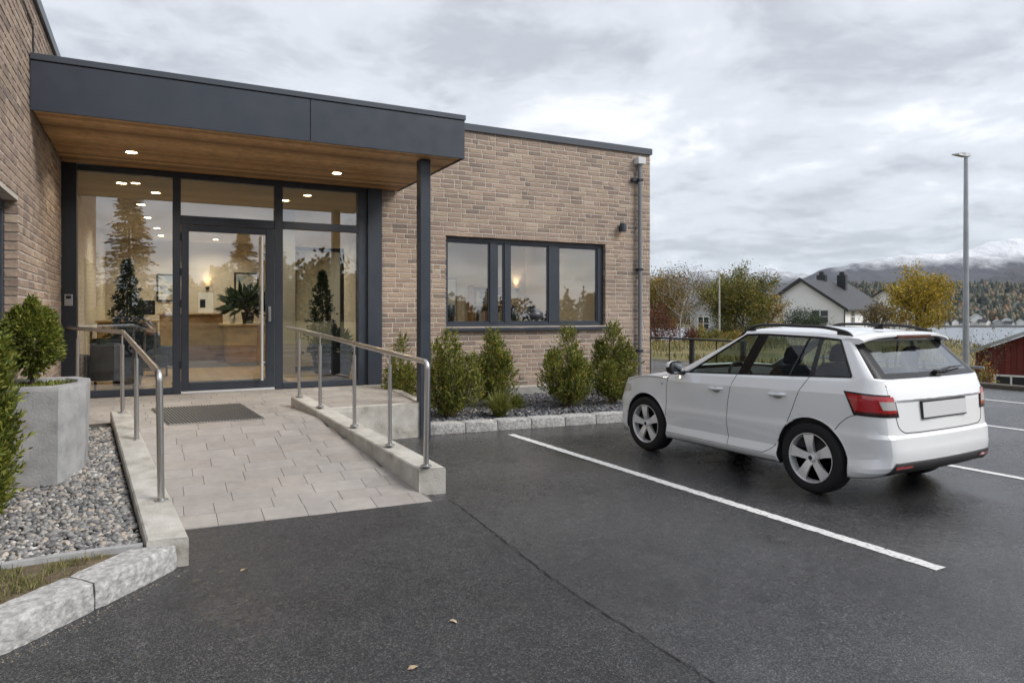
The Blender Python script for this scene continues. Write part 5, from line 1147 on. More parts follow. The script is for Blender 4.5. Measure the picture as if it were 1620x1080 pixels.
# lamp post
lx, ly = 18.85, 10.46; lz = float(terrain(lx, ly)) - .1
t = thing('lamp_post', 'tall galvanised lamp post with flat lamp head beside the red barn', 'street lamp', (lx, ly, lz))
m = MB(); m.tube([(0, 0, 0), (0, 0, 1.2), (0, 0, 5.85 - lz)], [.085, .075, .048], 14); m.build('pole', 'galvanised', t, auto=50)
hd = -RT * .0 + np.array([-RT[0], -RT[1]])
m = MB(); zt_ = 5.9 - lz; P = []
for s, w, h0, h1 in ((-.10, .06, -.05, .03), (.05, .085, -.055, .045), (.22, .08, -.02, .035), (.36, .03, -.005, .012)):
    c = hd * s; n_ = np.array([-hd[1], hd[0]]) * w; P.append([(*(c - n_), zt_ + h0), (*(c + n_), zt_ + h0), (*(c + n_ * .8), zt_ + h1), (*(c - n_ * .8), zt_ + h1)])
m.loft(P, True); m.build('lamp_head', 'galvanised', t)
# thin street lamp farther off
q = at(1138, 45); sz_ = float(terrain(*q)); t = thing('street_lamp', 'thin pale street lamp with long horizontal arm before the trees', 'street lamp', (q[0], q[1], sz_))
m = MB(); m.tube([(0, 0, -.1), (0, 0, 4.5 - sz_)], [.07, .045], 8); m.build('pole', 'birch_bark', t); m = MB(); e = -RT * .75; m.tube([(0, 0, 4.48 - sz_), (e[0], e[1], 4.52 - sz_)], .035, 6); m.build('arm', 'galvanised', t)
m = MB(); m.lathe([(.001, 0), (.09, 0), (.09, .1), (.001, .12)], (0, 0, 1.55 - sz_), 10); m.build('sensor_box', 'galvanised', t)
# red barn, its gable wall toward the lot
mat('barn_red', rough=.85, ramp=[(0, (.12, .022, .018)), (1, (.19, .035, .027))], rnd='object', nscale=3, namt=.25)
mat('roof_grey', (.38, .39, .40), .6, nscale=3, namt=.15)
o = at(1543, 26); ex = RT * math.cos(math.radians(40)) - FW * math.sin(math.radians(40)); ex /= np.linalg.norm(ex); ey = np.array([-ex[1], ex[0]])
def W3(s, d, z): p = o + ex * s + ey * d; return (p[0], p[1], z)
zb = float(terrain(o[0] + 2, o[1])) - .6
t = thing('barn', 'small red board clad barn with pale low pitched roof below the lot', 'barn', (o[0], o[1], zb)); tb = t.location
WB, EV, SL = 8.0, .33, .44; rz_ = lambda s: EV + SL * min(s, WB - s)
m = MB(); m.loft([[W3(0, .05, zb), W3(WB, .05, zb), W3(WB, .05, EV - .05), W3(WB / 2, .05, EV + SL * WB / 2 - .05), W3(0, .05, EV - .05)], [W3(0, 9, zb), W3(WB, 9, zb), W3(WB, 9, EV - .05), W3(WB / 2, 9, EV + SL * WB / 2 - .05), W3(0, 9, EV - .05)]], True); w_ = m.build('wall', 'barn_red', t, off=tb)
for i in range(44):
    a, b = i * WB / 44 + .006, (i + 1) * WB / 44 - .006; pr = .0 if i % 2 else -.022
    m = MB(); m.hexa([W3(a, pr, zb), W3(b, pr, zb), W3(b, .048, zb), W3(a, .048, zb), W3(a, pr, rz_(a) - .06), W3(b, pr, rz_(b) - .06), W3(b, .048, rz_(b) - .06), W3(a, .048, rz_(a) - .06)]); m.build('board', 'barn_red', w_, off=tb)
for s0, s1, z0, z1 in ((-.45, WB / 2, EV - .2, EV + SL * WB / 2), (WB + .45, WB / 2, EV - .2, EV + SL * WB / 2)):
    m = MB(); m.hexa([W3(s0, -.4, z0), W3(s1, -.4, z1), W3(s1, 9.3, z1), W3(s0, 9.3, z0), W3(s0, -.4, z0 + .12), W3(s1, -.4, z1 + .12), W3(s1, 9.3, z1 + .12), W3(s0, 9.3, z0 + .12)]); m.build('roof', 'roof_grey', t, off=tb)
m = MB(); m.hexa([W3(2.05, 1.8, EV + .7), W3(2.9, 1.8, EV + .7), W3(2.9, 2.5, EV + .7), W3(2.05, 2.5, EV + .7), W3(2.05, 1.8, EV + 1.75), W3(2.9, 1.8, EV + 1.75), W3(2.9, 2.5, EV + 1.75), W3(2.05, 2.5, EV + 1.75)]); m.build('chimney', 'brick_far', t, off=tb)
mat('white_trim', (.72, .72, .70), .6); mat('dark_window', (.03, .035, .045), .12)
def wbar(par, s0, s1, z0, z1, d=-.05, mt='white_trim', nm='window_frame'):
    mm = MB(); mm.hexa([W3(s0, d, z0), W3(s1, d, z0), W3(s1, .02, z0), W3(s0, .02, z0), W3(s0, d, z1), W3(s1, d, z1), W3(s1, .02, z1), W3(s0, .02, z1)]); return mm.build(nm, mt, par, off=tb)
wn_ = wbar(t, .62, 1.58, -.93, -.56, -.03, 'dark_window', 'window')
for s0, s1, z0, z1 in ((.56, 1.64, -.99, -.92), (.56, 1.64, -.57, -.50), (.56, .65, -.92, -.57), (1.55, 1.64, -.92, -.57), (1.07, 1.13, -.92, -.57)): wbar(wn_, s0, s1, z0, z1)
wbar(t, 2.15, 3.2, zb + .5, .02, -.03, 'barn_red', 'door'); wbar(t, 1.7, 3.3, .04, .14, -.06, 'rail_black', 'door_rail'); wbar(t, 2.0, 2.09, zb, .04, -.08, 'rail_black', 'post')
# low timber edge of the lot by the barn
m = MB(); m.bbox(17.45, 17.75, -3, 13.2, -.12, .10, .02); tag(m.build('timber_edge', 'bark'), 'dark low timber edging where the lot meets the barn slope', 'edging')
t = thing('lot_fence', 'weathered low post and rail fence beyond the lot by the lamp post', 'fence', (19.5, 12, 0))
for i, y in enumerate(np.arange(10.8, 15.5, 1.1)):
    m = MB(); m.tube([(19.4, y, -1.2), (19.4, y, .42)], .04, 6); m.build('post', 'bark', t, off=t.location)
m = MB(); m.bbox(19.37, 19.42, 10.3, 15.6, .28, .36, .01); m.build('rail', 'galvanised', t, off=t.location)
# ------------------------------------------------------------------ houses
mat('clap_white', (.82, .82, .81), .7, nscale=1.5, namt=.05); mat('slate_roof', rough=.6, base=(.035, .037, .042), nscale=1.2, namt=.2, bump=(4, .03)); mat('house_grey', (.45, .46, .47), .7, nscale=1, namt=.1); mat('house_red', (.15, .035, .028), .8)
mat('glass_far', (.04, .05, .06), .1)
def house(name, label, o, ang, wid, dep, zbase, eave, ridge, wall, roof, wins=(), chim=(), gwins=()):
    """gable wall runs along local s (width wid), ridge runs along local d (depth dep)"""
    ex = RT * math.cos(ang) + FW * math.sin(ang); ey = np.array([-ex[1], ex[0]]); t = thing(name, label, 'house', (o[0], o[1], zbase)); tb = t.location
    def L(s, d, z): p = o + ex * s + ey * d; return (p[0], p[1], z)
    m = MB(); m.loft([[L(0, d, zbase), L(wid, d, zbase), L(wid, d, eave), L(wid / 2, d, ridge - .1), L(0, d, eave)] for d in (0, dep)], True); m.build('wall', wall, t, off=tb)
    sl = (ridge - eave) / (wid / 2)
    for s0 in (-.5, wid + .5):
        z0 = eave - .5 * sl; m = MB(); m.hexa([L(s0, -.5, z0), L(wid / 2, -.5, ridge), L(wid / 2, dep + .5, ridge), L(s0, dep + .5, z0), L(s0, -.5, z0 + .16), L(wid / 2, -.5, ridge + .16), L(wid / 2, dep + .5, ridge + .16), L(s0, dep + .5, z0 + .16)]); m.build('roof', roof, t, off=tb)
        m = MB(); m.hexa([L(s0, -.53, z0 - .12), L(wid / 2, -.53, ridge - .12), L(wid / 2, -.47, ridge - .12), L(s0, -.47, z0 - .12), L(s0, -.53, z0 + .2), L(wid / 2, -.53, ridge + .2), L(wid / 2, -.47, ridge + .2), L(s0, -.47, z0 + .2)]); m.build('barge_board', 'rail_black' if roof == 'slate_roof' else roof, t, off=tb)
    def opening(f, a, b, z0, z1):
        mm = MB(); mm.hexa([f(a, -.02, z0), f(b, -.02, z0), f(b, .03, z0), f(a, .03, z0), f(a, -.02, z1), f(b, -.02, z1), f(b, .03, z1), f(a, .03, z1)]); w = mm.build('window', 'glass_far', t, off=tb); g = .09
        for q in ((a - g, a, z0 - g, z1 + g), (b, b + g, z0 - g, z1 + g), (a, b, z1, z1 + g), (a, b, z0 - g, z0), ((a + b) / 2 - .05, (a + b) / 2 + .05, z0, z1), (a, b, (z0 + z1) / 2 - .03, (z0 + z1) / 2 + .03)):
            mm = MB(); mm.hexa([f(q[0], -.05, q[2]), f(q[1], -.05, q[2]), f(q[1], .02, q[2]), f(q[0], .02, q[2]), f(q[0], -.05, q[3]), f(q[1], -.05, q[3]), f(q[1], .02, q[3]), f(q[0], .02, q[3])]); mm.build('frame', 'white_trim', w, off=tb)
    for a, b, z0, z1 in gwins: opening(lambda s, d, z: L(s, d, z), a, b, z0, z1)
    for a, b, z0, z1 in wins: opening(lambda s, d, z: L(wid - d, s, z), a, b, z0, z1)
    for s, d, h_ in chim:
        zc = ridge - abs(s - wid / 2) * sl; m = MB(); m.hexa([L(s - .45, d - .35, zc - .5), L(s + .45, d - .35, zc - .5), L(s + .45, d + .35, zc - .5), L(s - .45, d + .35, zc - .5), L(s - .45, d - .35, zc + h_), L(s + .45, d - .35, zc + h_), L(s + .45, d + .35, zc + h_), L(s - .45, d + .35, zc + h_)]); m.build('chimney', 'rail_black', t, off=tb)
        m = MB(); m.hexa([L(s - .25, d - .2, zc + h_), L(s + .25, d - .2, zc + h_), L(s + .25, d + .2, zc + h_), L(s - .25, d + .2, zc + h_), L(s - .22, d - .18, zc + h_ + .35), L(s + .22, d - .18, zc + h_ + .35), L(s + .22, d + .18, zc + h_ + .35), L(s - .22, d + .18, zc + h_ + .35)]); m.build('chimney_cap', 'rail_black', t, off=tb)
    m = MB(); m.tube([L(wid + .06, -.06, zbase), L(wid + .06, -.06, eave - .3)], .06, 6); m.build('downpipe', 'rail_black', t, off=tb)
    return t
house('white_house', 'white gabled house with black slate roof and two chimneys', at(1205, 73), math.radians(-42), 8.2, 15.0, -4.6, 2.35, 5.2, 'clap_white', 'slate_roof',
      wins=[(2.2, 3.3, .85, 2.0), (6.4, 7.5, .85, 2.0), (10.2, 11.3, .85, 2.0)], gwins=[(5.2, 6.7, .85, 2.05)], chim=[(3.8, 7.2, 1.0), (5.2, 9.6, 1.6)])
house('white_house', 'white house wing with dark roof, half hidden by the golden tree', at(1352, 92), math.radians(-30), 7.0, 11, -4.8, 2.3, 4.95, 'clap_white', 'slate_roof')
house('grey_house', 'pale grey house with white snowy looking roof behind the birch', at(1092, 70), math.radians(-20), 6, 8, -3.5, 2.5, 4.3, 'house_grey', 'roof_grey', gwins=[(.8, 1.8, .1, 1.4), (3.0, 4.0, .1, 1.4)])
house('red_house', 'small dark red house low between the birch and the big tree', at(1106, 58), math.radians(-10), 4.2, 5, -3.2, -.4, .6, 'house_red', 'slate_roof', gwins=[(1.4, 2.3, -1.6, -.8)])

# ================================================================== TREES
def tree(name, label, pos, h, cr, leafm, barkm='bark', leaves=4500, ls=.15, trunk=.12, base=.28, asp=1.0, group=None, sparse=1.0, seed=0):
    rr = random.Random(seed); z = float(terrain(*pos)) - .05; t = thing(name, label, 'tree', (pos[0], pos[1], z), group=group); m = MB(); tips = []
    def grow(p, d, L_, r, lev):
        n = 4; pts = [p]; rad = [r]
        for i in range(n):
            d = d + np.array([rr.gauss(0, .16), rr.gauss(0, .16), rr.gauss(.05, .08)]); d /= np.linalg.norm(d); p = p + d * L_ / n; pts.append(p); rad.append(r * (1 - .55 * (i + 1) / n))
        m.tube(pts, rad, 6 if lev < 2 else 4, False)
        if lev >= 2: tips.extend(pts[1:]); 
        if lev < 3:
            for k in range(5 if lev == 0 else 4):
                s = rr.uniform(.3 if lev else base + .12, 1.0); q = pts[0] + (pts[-1] - pts[0]) * s; a = rr.uniform(0, 6.283); e = np.array([math.cos(a), math.sin(a), rr.uniform(.2, .9)]) * .9 + d * .35
                grow(q, e / np.linalg.norm(e), L_ * rr.uniform(.48, .66), r * .42, lev + 1)
            if lev: grow(pts[-1], d, L_ * .5, r * .4, lev + 1)
    grow(np.zeros(3), np.array([0, 0, 1.]), h * .62, trunk, 0)
    for k in range(4): a = rr.uniform(0, 6.283); grow(np.array([0, 0, h * rr.uniform(.22, .5)]), np.array([math.cos(a) * .8, math.sin(a) * .8, .7]), h * .36, trunk * .45, 1)
    m.build('trunk', barkm, t)
    T = np.array(tips); T = T[RNG.integers(0, len(T), leaves)]
    cl = RNG.normal(size=(260, 3)); cl /= np.linalg.norm(cl, axis=1, keepdims=True); cl = cl * RNG.uniform(.45, 1.0, (260, 1)) ** .6 * [cr, cr, h * .42 * asp] + [0, 0, h * .58]
    C = cl[RNG.integers(0, 260, leaves)] + RNG.normal(0, cr * .12, (leaves, 3)); mix = RNG.random((leaves, 1)) < .55
    P = np.where(mix, C, T + RNG.normal(0, cr * .10, (leaves, 3))); P = P[P[:, 2] > h * .14]; 
    if sparse < 1: P = P[RNG.random(len(P)) < sparse]
    V, Fq = leaf_quads(P, RNG.normal(size=P.shape), ls * RNG.uniform(.7, 1.3, len(P)), ls * .75); mesh_arrays('crown', V, Fq, leafm, t); return t
tree('birch', 'thinly leaved birch with pale trunk in front of the grey house', at(1078, 42), 4.9, 1.7, 'leaf_bare', 'birch_bark', 4200, .10, .07, sparse=.8, seed=3)
tree('deciduous_tree', 'yellow brown tree at the building corner beside the red bush', at(1040, 44), 4.6, 1.9, 'leaf_autumn', 'bark', 9500, .12, .09, seed=8)
tree('deciduous_tree', 'large olive green tree behind the thin street lamp', at(1170, 50), 6.1, 2.2, 'leaf_green', 'bark', 21000, .135, .16, seed=5)
tree('deciduous_tree', 'orange tinged small tree against the flank of the big olive tree', at(1213, 52), 4.6, 1.3, 'leaf_autumn', 'bark', 4200, .12, .08, seed=12)
tree('pine_tree', 'round dark green pine in front of the white gable', at(1272, 55), 4.0, 1.75, 'leaf_pine', 'bark', 8500, .11, .10, base=.1, seed=6)
tree('deciduous_tree', 'golden yellow tree between white house and water', at(1455, 38), 3.9, 1.55, 'leaf_gold', 'bark', 11000, .115, .11, base=.15, seed=9)
tree('deciduous_tree', 'brownish bare looking bush tree left of the golden tree', at(1392, 46), 2.8, 1.0, 'leaf_bare', 'bark', 4200, .11, .07, sparse=.8, seed=10)
tree('young_tree', 'bare twiggy young tree rising beside the barn roof', at(1562, 25), 3.6, .45, 'leaf_bare', 'bark', 160, .07, .022, seed=14)
def bush(name, label, pos, r, h, leafm, n=2200, ls=.10):
    z = float(terrain(*pos)); t = thing(name, label, 'bush', (pos[0], pos[1], z - .05)); m = MB()
    for i in range(9): a = i * .7; m.tube([(0, 0, 0), (r * .5 * math.cos(a), r * .5 * math.sin(a), h * .75)], [.03, .01], 5)
    m.build('stem', 'bark', t); d = RNG.normal(size=(n, 3)); d /= np.linalg.norm(d, axis=1, keepdims=True); d[:, 2] = np.abs(d[:, 2]); lump = 1 + .25 * np.sin(d[:, :1] * 7) * np.cos(d[:, 1:2] * 6)
    P = d * RNG.uniform(.3, 1, (n, 1)) ** .5 * lump * [r, r, h]; V, Fq = leaf_quads(P, d + RNG.normal(0, .7, d.shape), ls * RNG.uniform(.6, 1.3, n), ls * .6); mesh_arrays('foliage', V, Fq, leafm, t)
bush('red_bush', 'dark red autumn bush beside the building corner', at(1043, 41), 1.15, 2.3, 'leaf_red', 3600)
bush('rowan_bush', 'orange brown bush under the grey house', at(1106, 43), .8, 1.4, 'leaf_autumn', 1800); bush('dark_bush', 'small purple brown bush beside the birch trunk', at(1092, 40), .5, .9, 'leaf_red', 900)
bush('hedge_bush', 'low olive bush behind the thin street lamp', at(1128, 40), 1.1, .9, 'leaf_green', 1800); bush('hedge_bush', 'low yellow bush at the foot of the big olive tree', at(1165, 40), 1.2, .8, 'leaf_autumn', 1800)
bush('yellow_bush', 'yellow bush below the lamp post at the lot edge', at(1500, 27), 1.0, 1.5, 'leaf_gold', 2200, .08); bush('yellow_bush', 'orange straggly bush leaning at the barn corner', at(1557, 22), .42, 1.35, 'leaf_autumn', 800, .07)
bush('yellow_bush', 'pale yellow bush between lamp post and barn', at(1538, 24), .55, 1.0, 'leaf_gold', 1000, .07)
# tall dry grass on the banks (uncountable)
n = 30000; u = RNG.uniform(1020, 1640, n); Dd = RNG.uniform(20, 75, n); P = np.stack([FW[0] * Dd + (u - 810) / 1089 * Dd * RT[0], FW[1] * Dd + (u - 810) / 1089 * Dd * RT[1]], 1); P = P[P[:, 0] > LOTX + .5]; P = P[fbm(P[:, 0] * .35, P[:, 1] * .35, 3) > .42]
P3 = np.stack([P[:, 0], P[:, 1], terrain(P[:, 0], P[:, 1]) - .02], 1); n = len(P3); V, Fq = leaf_quads(P3, np.stack([RNG.normal(0, .25, n), RNG.normal(0, .25, n), np.ones(n)], 1), RNG.uniform(.12, .36, n), .05)
mesh_arrays('dry_grass', V, Fq, 'tall_grass', kind='stuff')

# ------------------------------------------------------------------ what the panes mirror: spruces and a wood across the lot
def spruce(label, x, y, h, seed):
    z = float(terrain(x, y)); t = thing('spruce_tree', label, 'tree', (x, y, z - .05), group=None); m = MB(); m.tube([(0, 0, 0), (0, 0, h * .97)], [.02 * h, .01], 8); m.build('trunk', 'bark', t)
    P = []; Dr = []; rr = random.Random(seed)
    for i in range(46):
        s = (i + .5) / 46; z_ = h * (.08 + .9 * s); L_ = h * .235 * (1 - s) ** .8 + .12
        for k in range(7):
            a = rr.uniform(0, 6.283); l = L_ * rr.uniform(.65, 1.1)
            for q in np.linspace(.15, 1, 10):
                for _ in range(2): P.append((l * q * math.cos(a) + rr.gauss(0, .06), l * q * math.sin(a) + rr.gauss(0, .06), z_ - .30 * l * q + .18 * l * q * q + rr.gauss(0, .04))); Dr.append((math.cos(a) + rr.gauss(0, .5), math.sin(a) + rr.gauss(0, .5), -.25 + rr.gauss(0, .2)))
    V, Fq = leaf_quads(np.array(P), np.array(Dr), .30 * RNG.uniform(.7, 1.3, len(P)), .10); mesh_arrays('crown', V, Fq, 'spruce', t)
spruce('tall spruce across the lot, mirrored in the left entrance pane', -1.3, -25.5, 9.6, 1); spruce('smaller spruce across the lot near the wood edge', -6.4, -33, 7.4, 2); spruce('pointed spruce across the lot beside the tall one', -4.6, -31, 7.9, 3)
for q_, (sx_, sy_, sh_) in enumerate(((-16, -40, 6.2), (14, -41, 6.0), (22, -41, 5.4), (31, -40, 6.6), (44, -41, 6.0), (58, -41, 6.8))): spruce(['spruce at the wood edge across the lot behind the pointed ones', 'short spruce at the wood edge beyond the twin spruce', 'lowest spruce at the wood edge across the lot', 'spruce at the wood edge behind the bare branched tree', 'spruce at the wood edge mirrored by the office window', 'spruce at the far end of the wood across the lot'][q_], sx_, sy_, sh_, 40 + q_)
spruce('slim spruce across the lot mirrored by the entrance door', 6.4, -34, 7.8, 4); spruce('twin spruce across the lot mirrored by the entrance door', 8.5, -33, 7.6, 5)
PW = []; DWn = []
for _ in range(130):
    x, y = random.uniform(-45, 95), random.uniform(-62, -42); h_ = random.uniform(3.2, 6.8) * (.75 + .5 * float(vnoise(x * .13, 7.))); r_ = h_ * random.uniform(.22, .40); k = 430
    d = RNG.normal(size=(k, 3)); d /= np.linalg.norm(d, axis=1, keepdims=True); q = d * RNG.uniform(.35, 1, (k, 1)) ** .5 * (1 + .3 * np.sin(d[:, :1] * 6 + x) * np.cos(d[:, 2:] * 5 + y)) * [r_, r_, h_ * .52]
    if random.random() < .4: q[:, :2] *= np.clip(.95 - q[:, 2:] / (h_ * .6), .08, 1.5)
    PW.append(q + [x, y, float(terrain(x, y)) + h_ * .5]); DWn.append(d + RNG.normal(0, .8, d.shape))
PW = np.concatenate(PW); V, Fq = leaf_quads(PW, np.concatenate(DWn), RNG.uniform(.35, .8, len(PW)), .40)
leafmat('wood_foliage', [(0, (.018, .024, .010)), (.5, (.05, .052, .016)), (1, (.15, .10, .028))], .25, .6); mesh_arrays('wood', V, Fq, 'wood_foliage', kind='stuff')
tree('bare_tree', 'bare branched tree across the lot, mirrored by the right entrance pane', (14.5, -24), 9.5, 2.4, 'leaf_bare', 'bark', 700, .12, .14, seed=21)
tree('bare_tree', 'sparse tree across the lot, mirrored by the office window', (38, -22), 10.0, 2.8, 'leaf_bare', 'bark', 2600, .14, .15, seed=22)

# ================================================================== FAR SHORE, HILL, MOUNTAINS
def fl2(L_, D): return FW[0] * D + RT[0] * L_, FW[1] * D + RT[1] * L_
mat('shore_ground', rough=.95, ramp=[(.3, (.05, .06, .025)), (.6, (.13, .11, .05))], nscale=.02, detail=8.)
def hill_z(L_, D):
    top = 3 + 37 * sstep(250, 470, L_) - 6 * sstep(600, 900, L_); t_ = sstep(640, 930, D); return WATER_Z + 1.5 * sstep(600, 612, D) + t_ * top + (fbm(L_ * .012, D * .012, 4) - .47) * 16 * t_
Ls = np.linspace(-500, 1500, 90); Ds = np.concatenate([[596], np.linspace(604, 1250, 40)]); LL, DD = np.meshgrid(Ls, Ds, indexing='ij'); x, y = fl2(LL, DD); zz_ = hill_z(LL, DD); zz_[:, 0] = WATER_Z - 2
mesh_arrays('hill', np.stack([x, y, zz_], -1).reshape(-1, 3), grid_faces(*LL.shape), 'shore_ground', smooth=True, kind='structure')
leafmat('forest_leaf', [(0, (.022, .030, .015)), (.4, (.048, .052, .020)), (.65, (.09, .078, .026)), (.85, (.15, .098, .03)), (1, (.19, .09, .03))], .05, .35); leafmat('forest_conifer', [(0, (.014, .022, .014)), (1, (.04, .048, .022))], .05, .3)
V = []; Fa = []; k = 0; V2 = []; F2 = []; k2 = 0; vv = stone_variants(9, 1.25, False)
for _ in range(6500):
    L_ = random.uniform(170, 900); D = 625 + 330 * random.random() ** .8
    if D < 668 and random.random() < .72: continue
    x, y = fl2(L_, D); z = float(hill_z(L_, D)); s = random.uniform(5.5, 10.5) * (.55 + .45 * float(sstep(220, 400, L_)))
    if vnoise(L_ * .02, D * .02) > .80 or random.random() < .07:
        a = np.linspace(0, 6.283, 6, endpoint=False); s *= 1.1; P = np.concatenate([[[0, 0, s * 1.5]], np.stack([np.cos(a) * s * .34, np.sin(a) * s * .34, np.full(6, s * .1)], 1)]); V2.append(P + [x, y, z]); F2.append(np.array([(0, 1 + q, 1 + (q + 1) % 6) for q in range(6)]) + k2); k2 += 7
    else:
        P, Fq = vv[random.randrange(9)]; P = P * (1 + RNG.uniform(-.3, .3, (len(P), 1))); V.append(P * s * [.85, .85, 1.1] + [x, y, z + s * .5]); Fa.append(Fq + k); k += len(P)
mesh_arrays('forest', np.concatenate(V), np.concatenate(Fa), 'forest_leaf', kind='stuff'); mesh_arrays('conifer_forest', np.concatenate(V2), np.concatenate(F2), 'forest_conifer', kind='stuff')
HS = [(1513, 626, 13, 'white', 'slate_roof'), (1548, 640, 22, 'white', 'roof_grey'), (1567, 628, 12, 'white', 'slate_roof'), (1580, 622, 12, 'grey', 'roof_grey'), (1597, 628, 14, 'white', 'roof_grey'), (1606, 618, 9, 'grey', 'slate_roof'), (1616, 632, 12, 'white', 'roof_grey'), (1500, 618, 9, 'grey', 'slate_roof'), (1535, 616, 9, 'white', 'slate_roof'), (1584, 650, 10, 'white', 'slate_roof')]
hl = ['white house nearest the lamp post pole on the far shore', 'wide white house with pale roof on the far shore', 'white house with dark roof right of the wide one across the water', 'grey boathouse with pale roof at the water edge', 'white house with pale roof among shore trees', 'small grey shed with dark roof at the far shore', 'white house at the end of the shore row', 'small grey shed left of the shore houses', 'small white boathouse with dark roof at the far shore', 'small white house higher on the wooded slope']
for (u, D, s, c, rf), lb in zip(HS, hl):
    L_ = (u - 810) / 1089 * D; p = np.array(fl2(L_, D)); z = float(hill_z(L_, D)) - .5; s *= .62; house('shore_house', lb, p - RT * s / 2, random.uniform(-.5, .5), s * .8, s * 1.2, z, z + s * .5, z + s * .8, 'clap_white' if c == 'white' else 'house_grey', rf)['group'] = 'houses on the far shore'
m = MB()
for L_ in np.arange(330, 560, 9.): pass
x0, x1 = fl2(380, 603), fl2(800, 606); m.hexa([(*x0, WATER_Z - .5), (*x1, WATER_Z - .5), (x1[0] + 5, x1[1] + 9, WATER_Z - .5), (x0[0] + 5, x0[1] + 9, WATER_Z - .5), (*x0, WATER_Z + 1.9), (*x1, WATER_Z + 1.9), (x1[0] + 5, x1[1] + 9, WATER_Z + 1.9), (x0[0] + 5, x0[1] + 9, WATER_Z + 1.9)])
mat('quay_stone', (.16, .16, .16), .9, nscale=.2, namt=.3); tag(m.build('quay', 'quay_stone'), 'long grey stone quay along the far shore', 'quay')
# near shore boat sheds left of the lamp post
house('shore_shed', 'low brown shed by the near shore left of the lamp post', at(1490, 150), .1, 5, 9, -9, -6.6, -5.4, 'house_red', 'slate_roof')
# mountains
def mtn_mat(name, snow, rock, s0, s1, heath=(.075, .06, .052)):
    m = bpy.data.materials.new(name); m.use_nodes = True; t = m.node_tree; N = t.nodes; L = t.links; p = N['Principled BSDF']; p.inputs['Roughness'].default_value = .95
    g = N.new('ShaderNodeNewGeometry'); sp = N.new('ShaderNodeSeparateXYZ'); L.new(g.outputs['Position'], sp.inputs[0])
    def nz(sc, d, r=.6):
        n = N.new('ShaderNodeTexNoise'); n.inputs['Scale'].default_value = sc; n.inputs['Detail'].default_value = d; n.inputs['Roughness'].default_value = r; L.new(g.outputs['Position'], n.inputs['Vector']); return n.outputs['Fac']
    def ma(op, a, b):
        n = N.new('ShaderNodeMath'); n.operation = op
        for i, v in enumerate((a, b)):
            if isinstance(v, (int, float)): n.inputs[i].default_value = v
            else: L.new(v, n.inputs[i])
        return n.outputs[0]
    k = ma('ADD', sp.outputs[2], ma('MULTIPLY', ma('SUBTRACT', nz(.012, 9, .72), .5), (s1 - s0) * 2.0))
    mr = N.new('ShaderNodeMapRange'); mr.inputs[1].default_value = s0; mr.inputs[2].default_value = s1; L.new(k, mr.inputs[0])
    c1 = N.new('ShaderNodeMix'); c1.data_type = 'RGBA'; c1.inputs[6].default_value = (*rock, 1); c1.inputs[7].default_value = (*heath, 1); L.new(nz(.008, 6), c1.inputs[0])
    c2 = N.new('ShaderNodeMix'); c2.data_type = 'RGBA'; L.new(c1.outputs[2], c2.inputs[6]); c2.inputs[7].default_value = (*snow, 1); L.new(mr.outputs[0], c2.inputs[0]); L.new(c2.outputs[2], p.inputs['Base Color'])
    b = N.new('ShaderNodeBump'); b.inputs['Distance'].default_value = 30; b.inputs['Strength'].default_value = .8; L.new(nz(.015, 8, .65), b.inputs['Height']); L.new(b.outputs[0], p.inputs['Normal']); MATS[name] = m
mtn_mat('fell', (.80, .81, .84), (.055, .058, .078), 185, 250); mtn_mat('fell_near', (.72, .72, .75), (.06, .058, .062), 165, 235); mtn_mat('far_peaks', (.84, .85, .88), (.07, .075, .09), 190, 330)
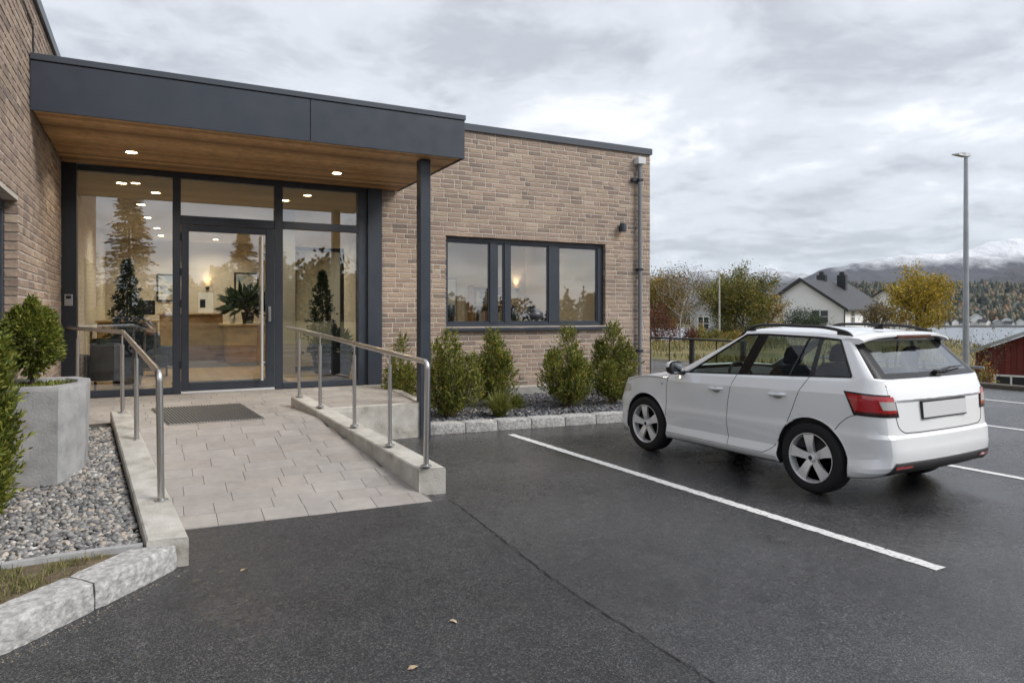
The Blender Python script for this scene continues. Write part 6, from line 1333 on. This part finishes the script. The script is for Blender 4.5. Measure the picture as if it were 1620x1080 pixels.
def range_(name, D0, prof, mt, width, rough, seed):
    """prof: (bearing px, height px above the eye level) -> ridge heights at depth D0"""
    us = np.array([p[0] for p in prof], float); hs = np.array([p[1] for p in prof], float) / 1089 * D0
    u = np.linspace(us[0], us[-1], 240); L_ = (u - 810) / 1089 * D0; H = np.interp(u, us, hs); d = np.linspace(-1, 1, 70)
    LL = np.repeat(L_[:, None], 70, 1); dd = np.repeat(d[None], 240, 0); DD = D0 + dd * width
    shp = np.clip(1 - np.abs(dd) ** 1.15, 0, 1); n_ = fbm(LL / (D0 * .045) + seed, DD / (D0 * .045) + seed, 6) - .48; rid = 1 - np.abs(2 * (fbm(LL / (D0 * .09) + seed * 3, DD / (D0 * .09), 5)) - 1)
    Z = H[:, None] * shp * (1 + rough * n_ + rough * .5 * (rid - .8)) + 1.75 - 30 * (1 - shp); x, y = fl2(LL, DD)
    mesh_arrays(name, np.stack([x, y, Z], -1).reshape(-1, 3), grid_faces(240, 70), mt, smooth=True, kind='structure')
range_('mountain', 3000, [(1120, 20), (1230, 42), (1270, 52), (1300, 66), (1345, 78), (1400, 86), (1460, 94), (1530, 104), (1570, 114), (1620, 120), (1700, 124), (1850, 108), (2050, 90)], 'fell', 700, .22, 3)
range_('mountain', 2200, [(1420, 12), (1500, 36), (1560, 54), (1600, 68), (1640, 80), (1720, 98), (1850, 112), (2000, 100)], 'fell_near', 420, .25, 8)
range_('mountain', 4600, [(860, 40), (960, 52), (1030, 60), (1075, 57), (1110, 66), (1140, 58), (1180, 62), (1225, 74), (1255, 66), (1300, 60), (1380, 60), (1500, 62)], 'far_peaks', 800, .30, 5)
range_('mountain', 3500, [(700, 30), (900, 40), (1040, 45), (1150, 46), (1240, 50), (1300, 46), (1380, 30)], 'fell_near', 500, .25, 12)
# air between here and the mountains
hz = bpy.data.materials.new('haze_air'); hz.use_nodes = True; N = hz.node_tree.nodes; N.remove(N['Principled BSDF']); pv = N.new('ShaderNodeVolumePrincipled')
pv.inputs['Color'].default_value = (.68, .80, .96, 1); pv.inputs['Density'].default_value = HAZE; pv.inputs['Anisotropy'].default_value = .2; hz.node_tree.links.new(pv.outputs[0], N['Material Output'].inputs['Volume'])
m = MB(); m.box(-300, 6400, -300, 6000, -13.5, 480); m.build('haze', hz, kind='stuff')
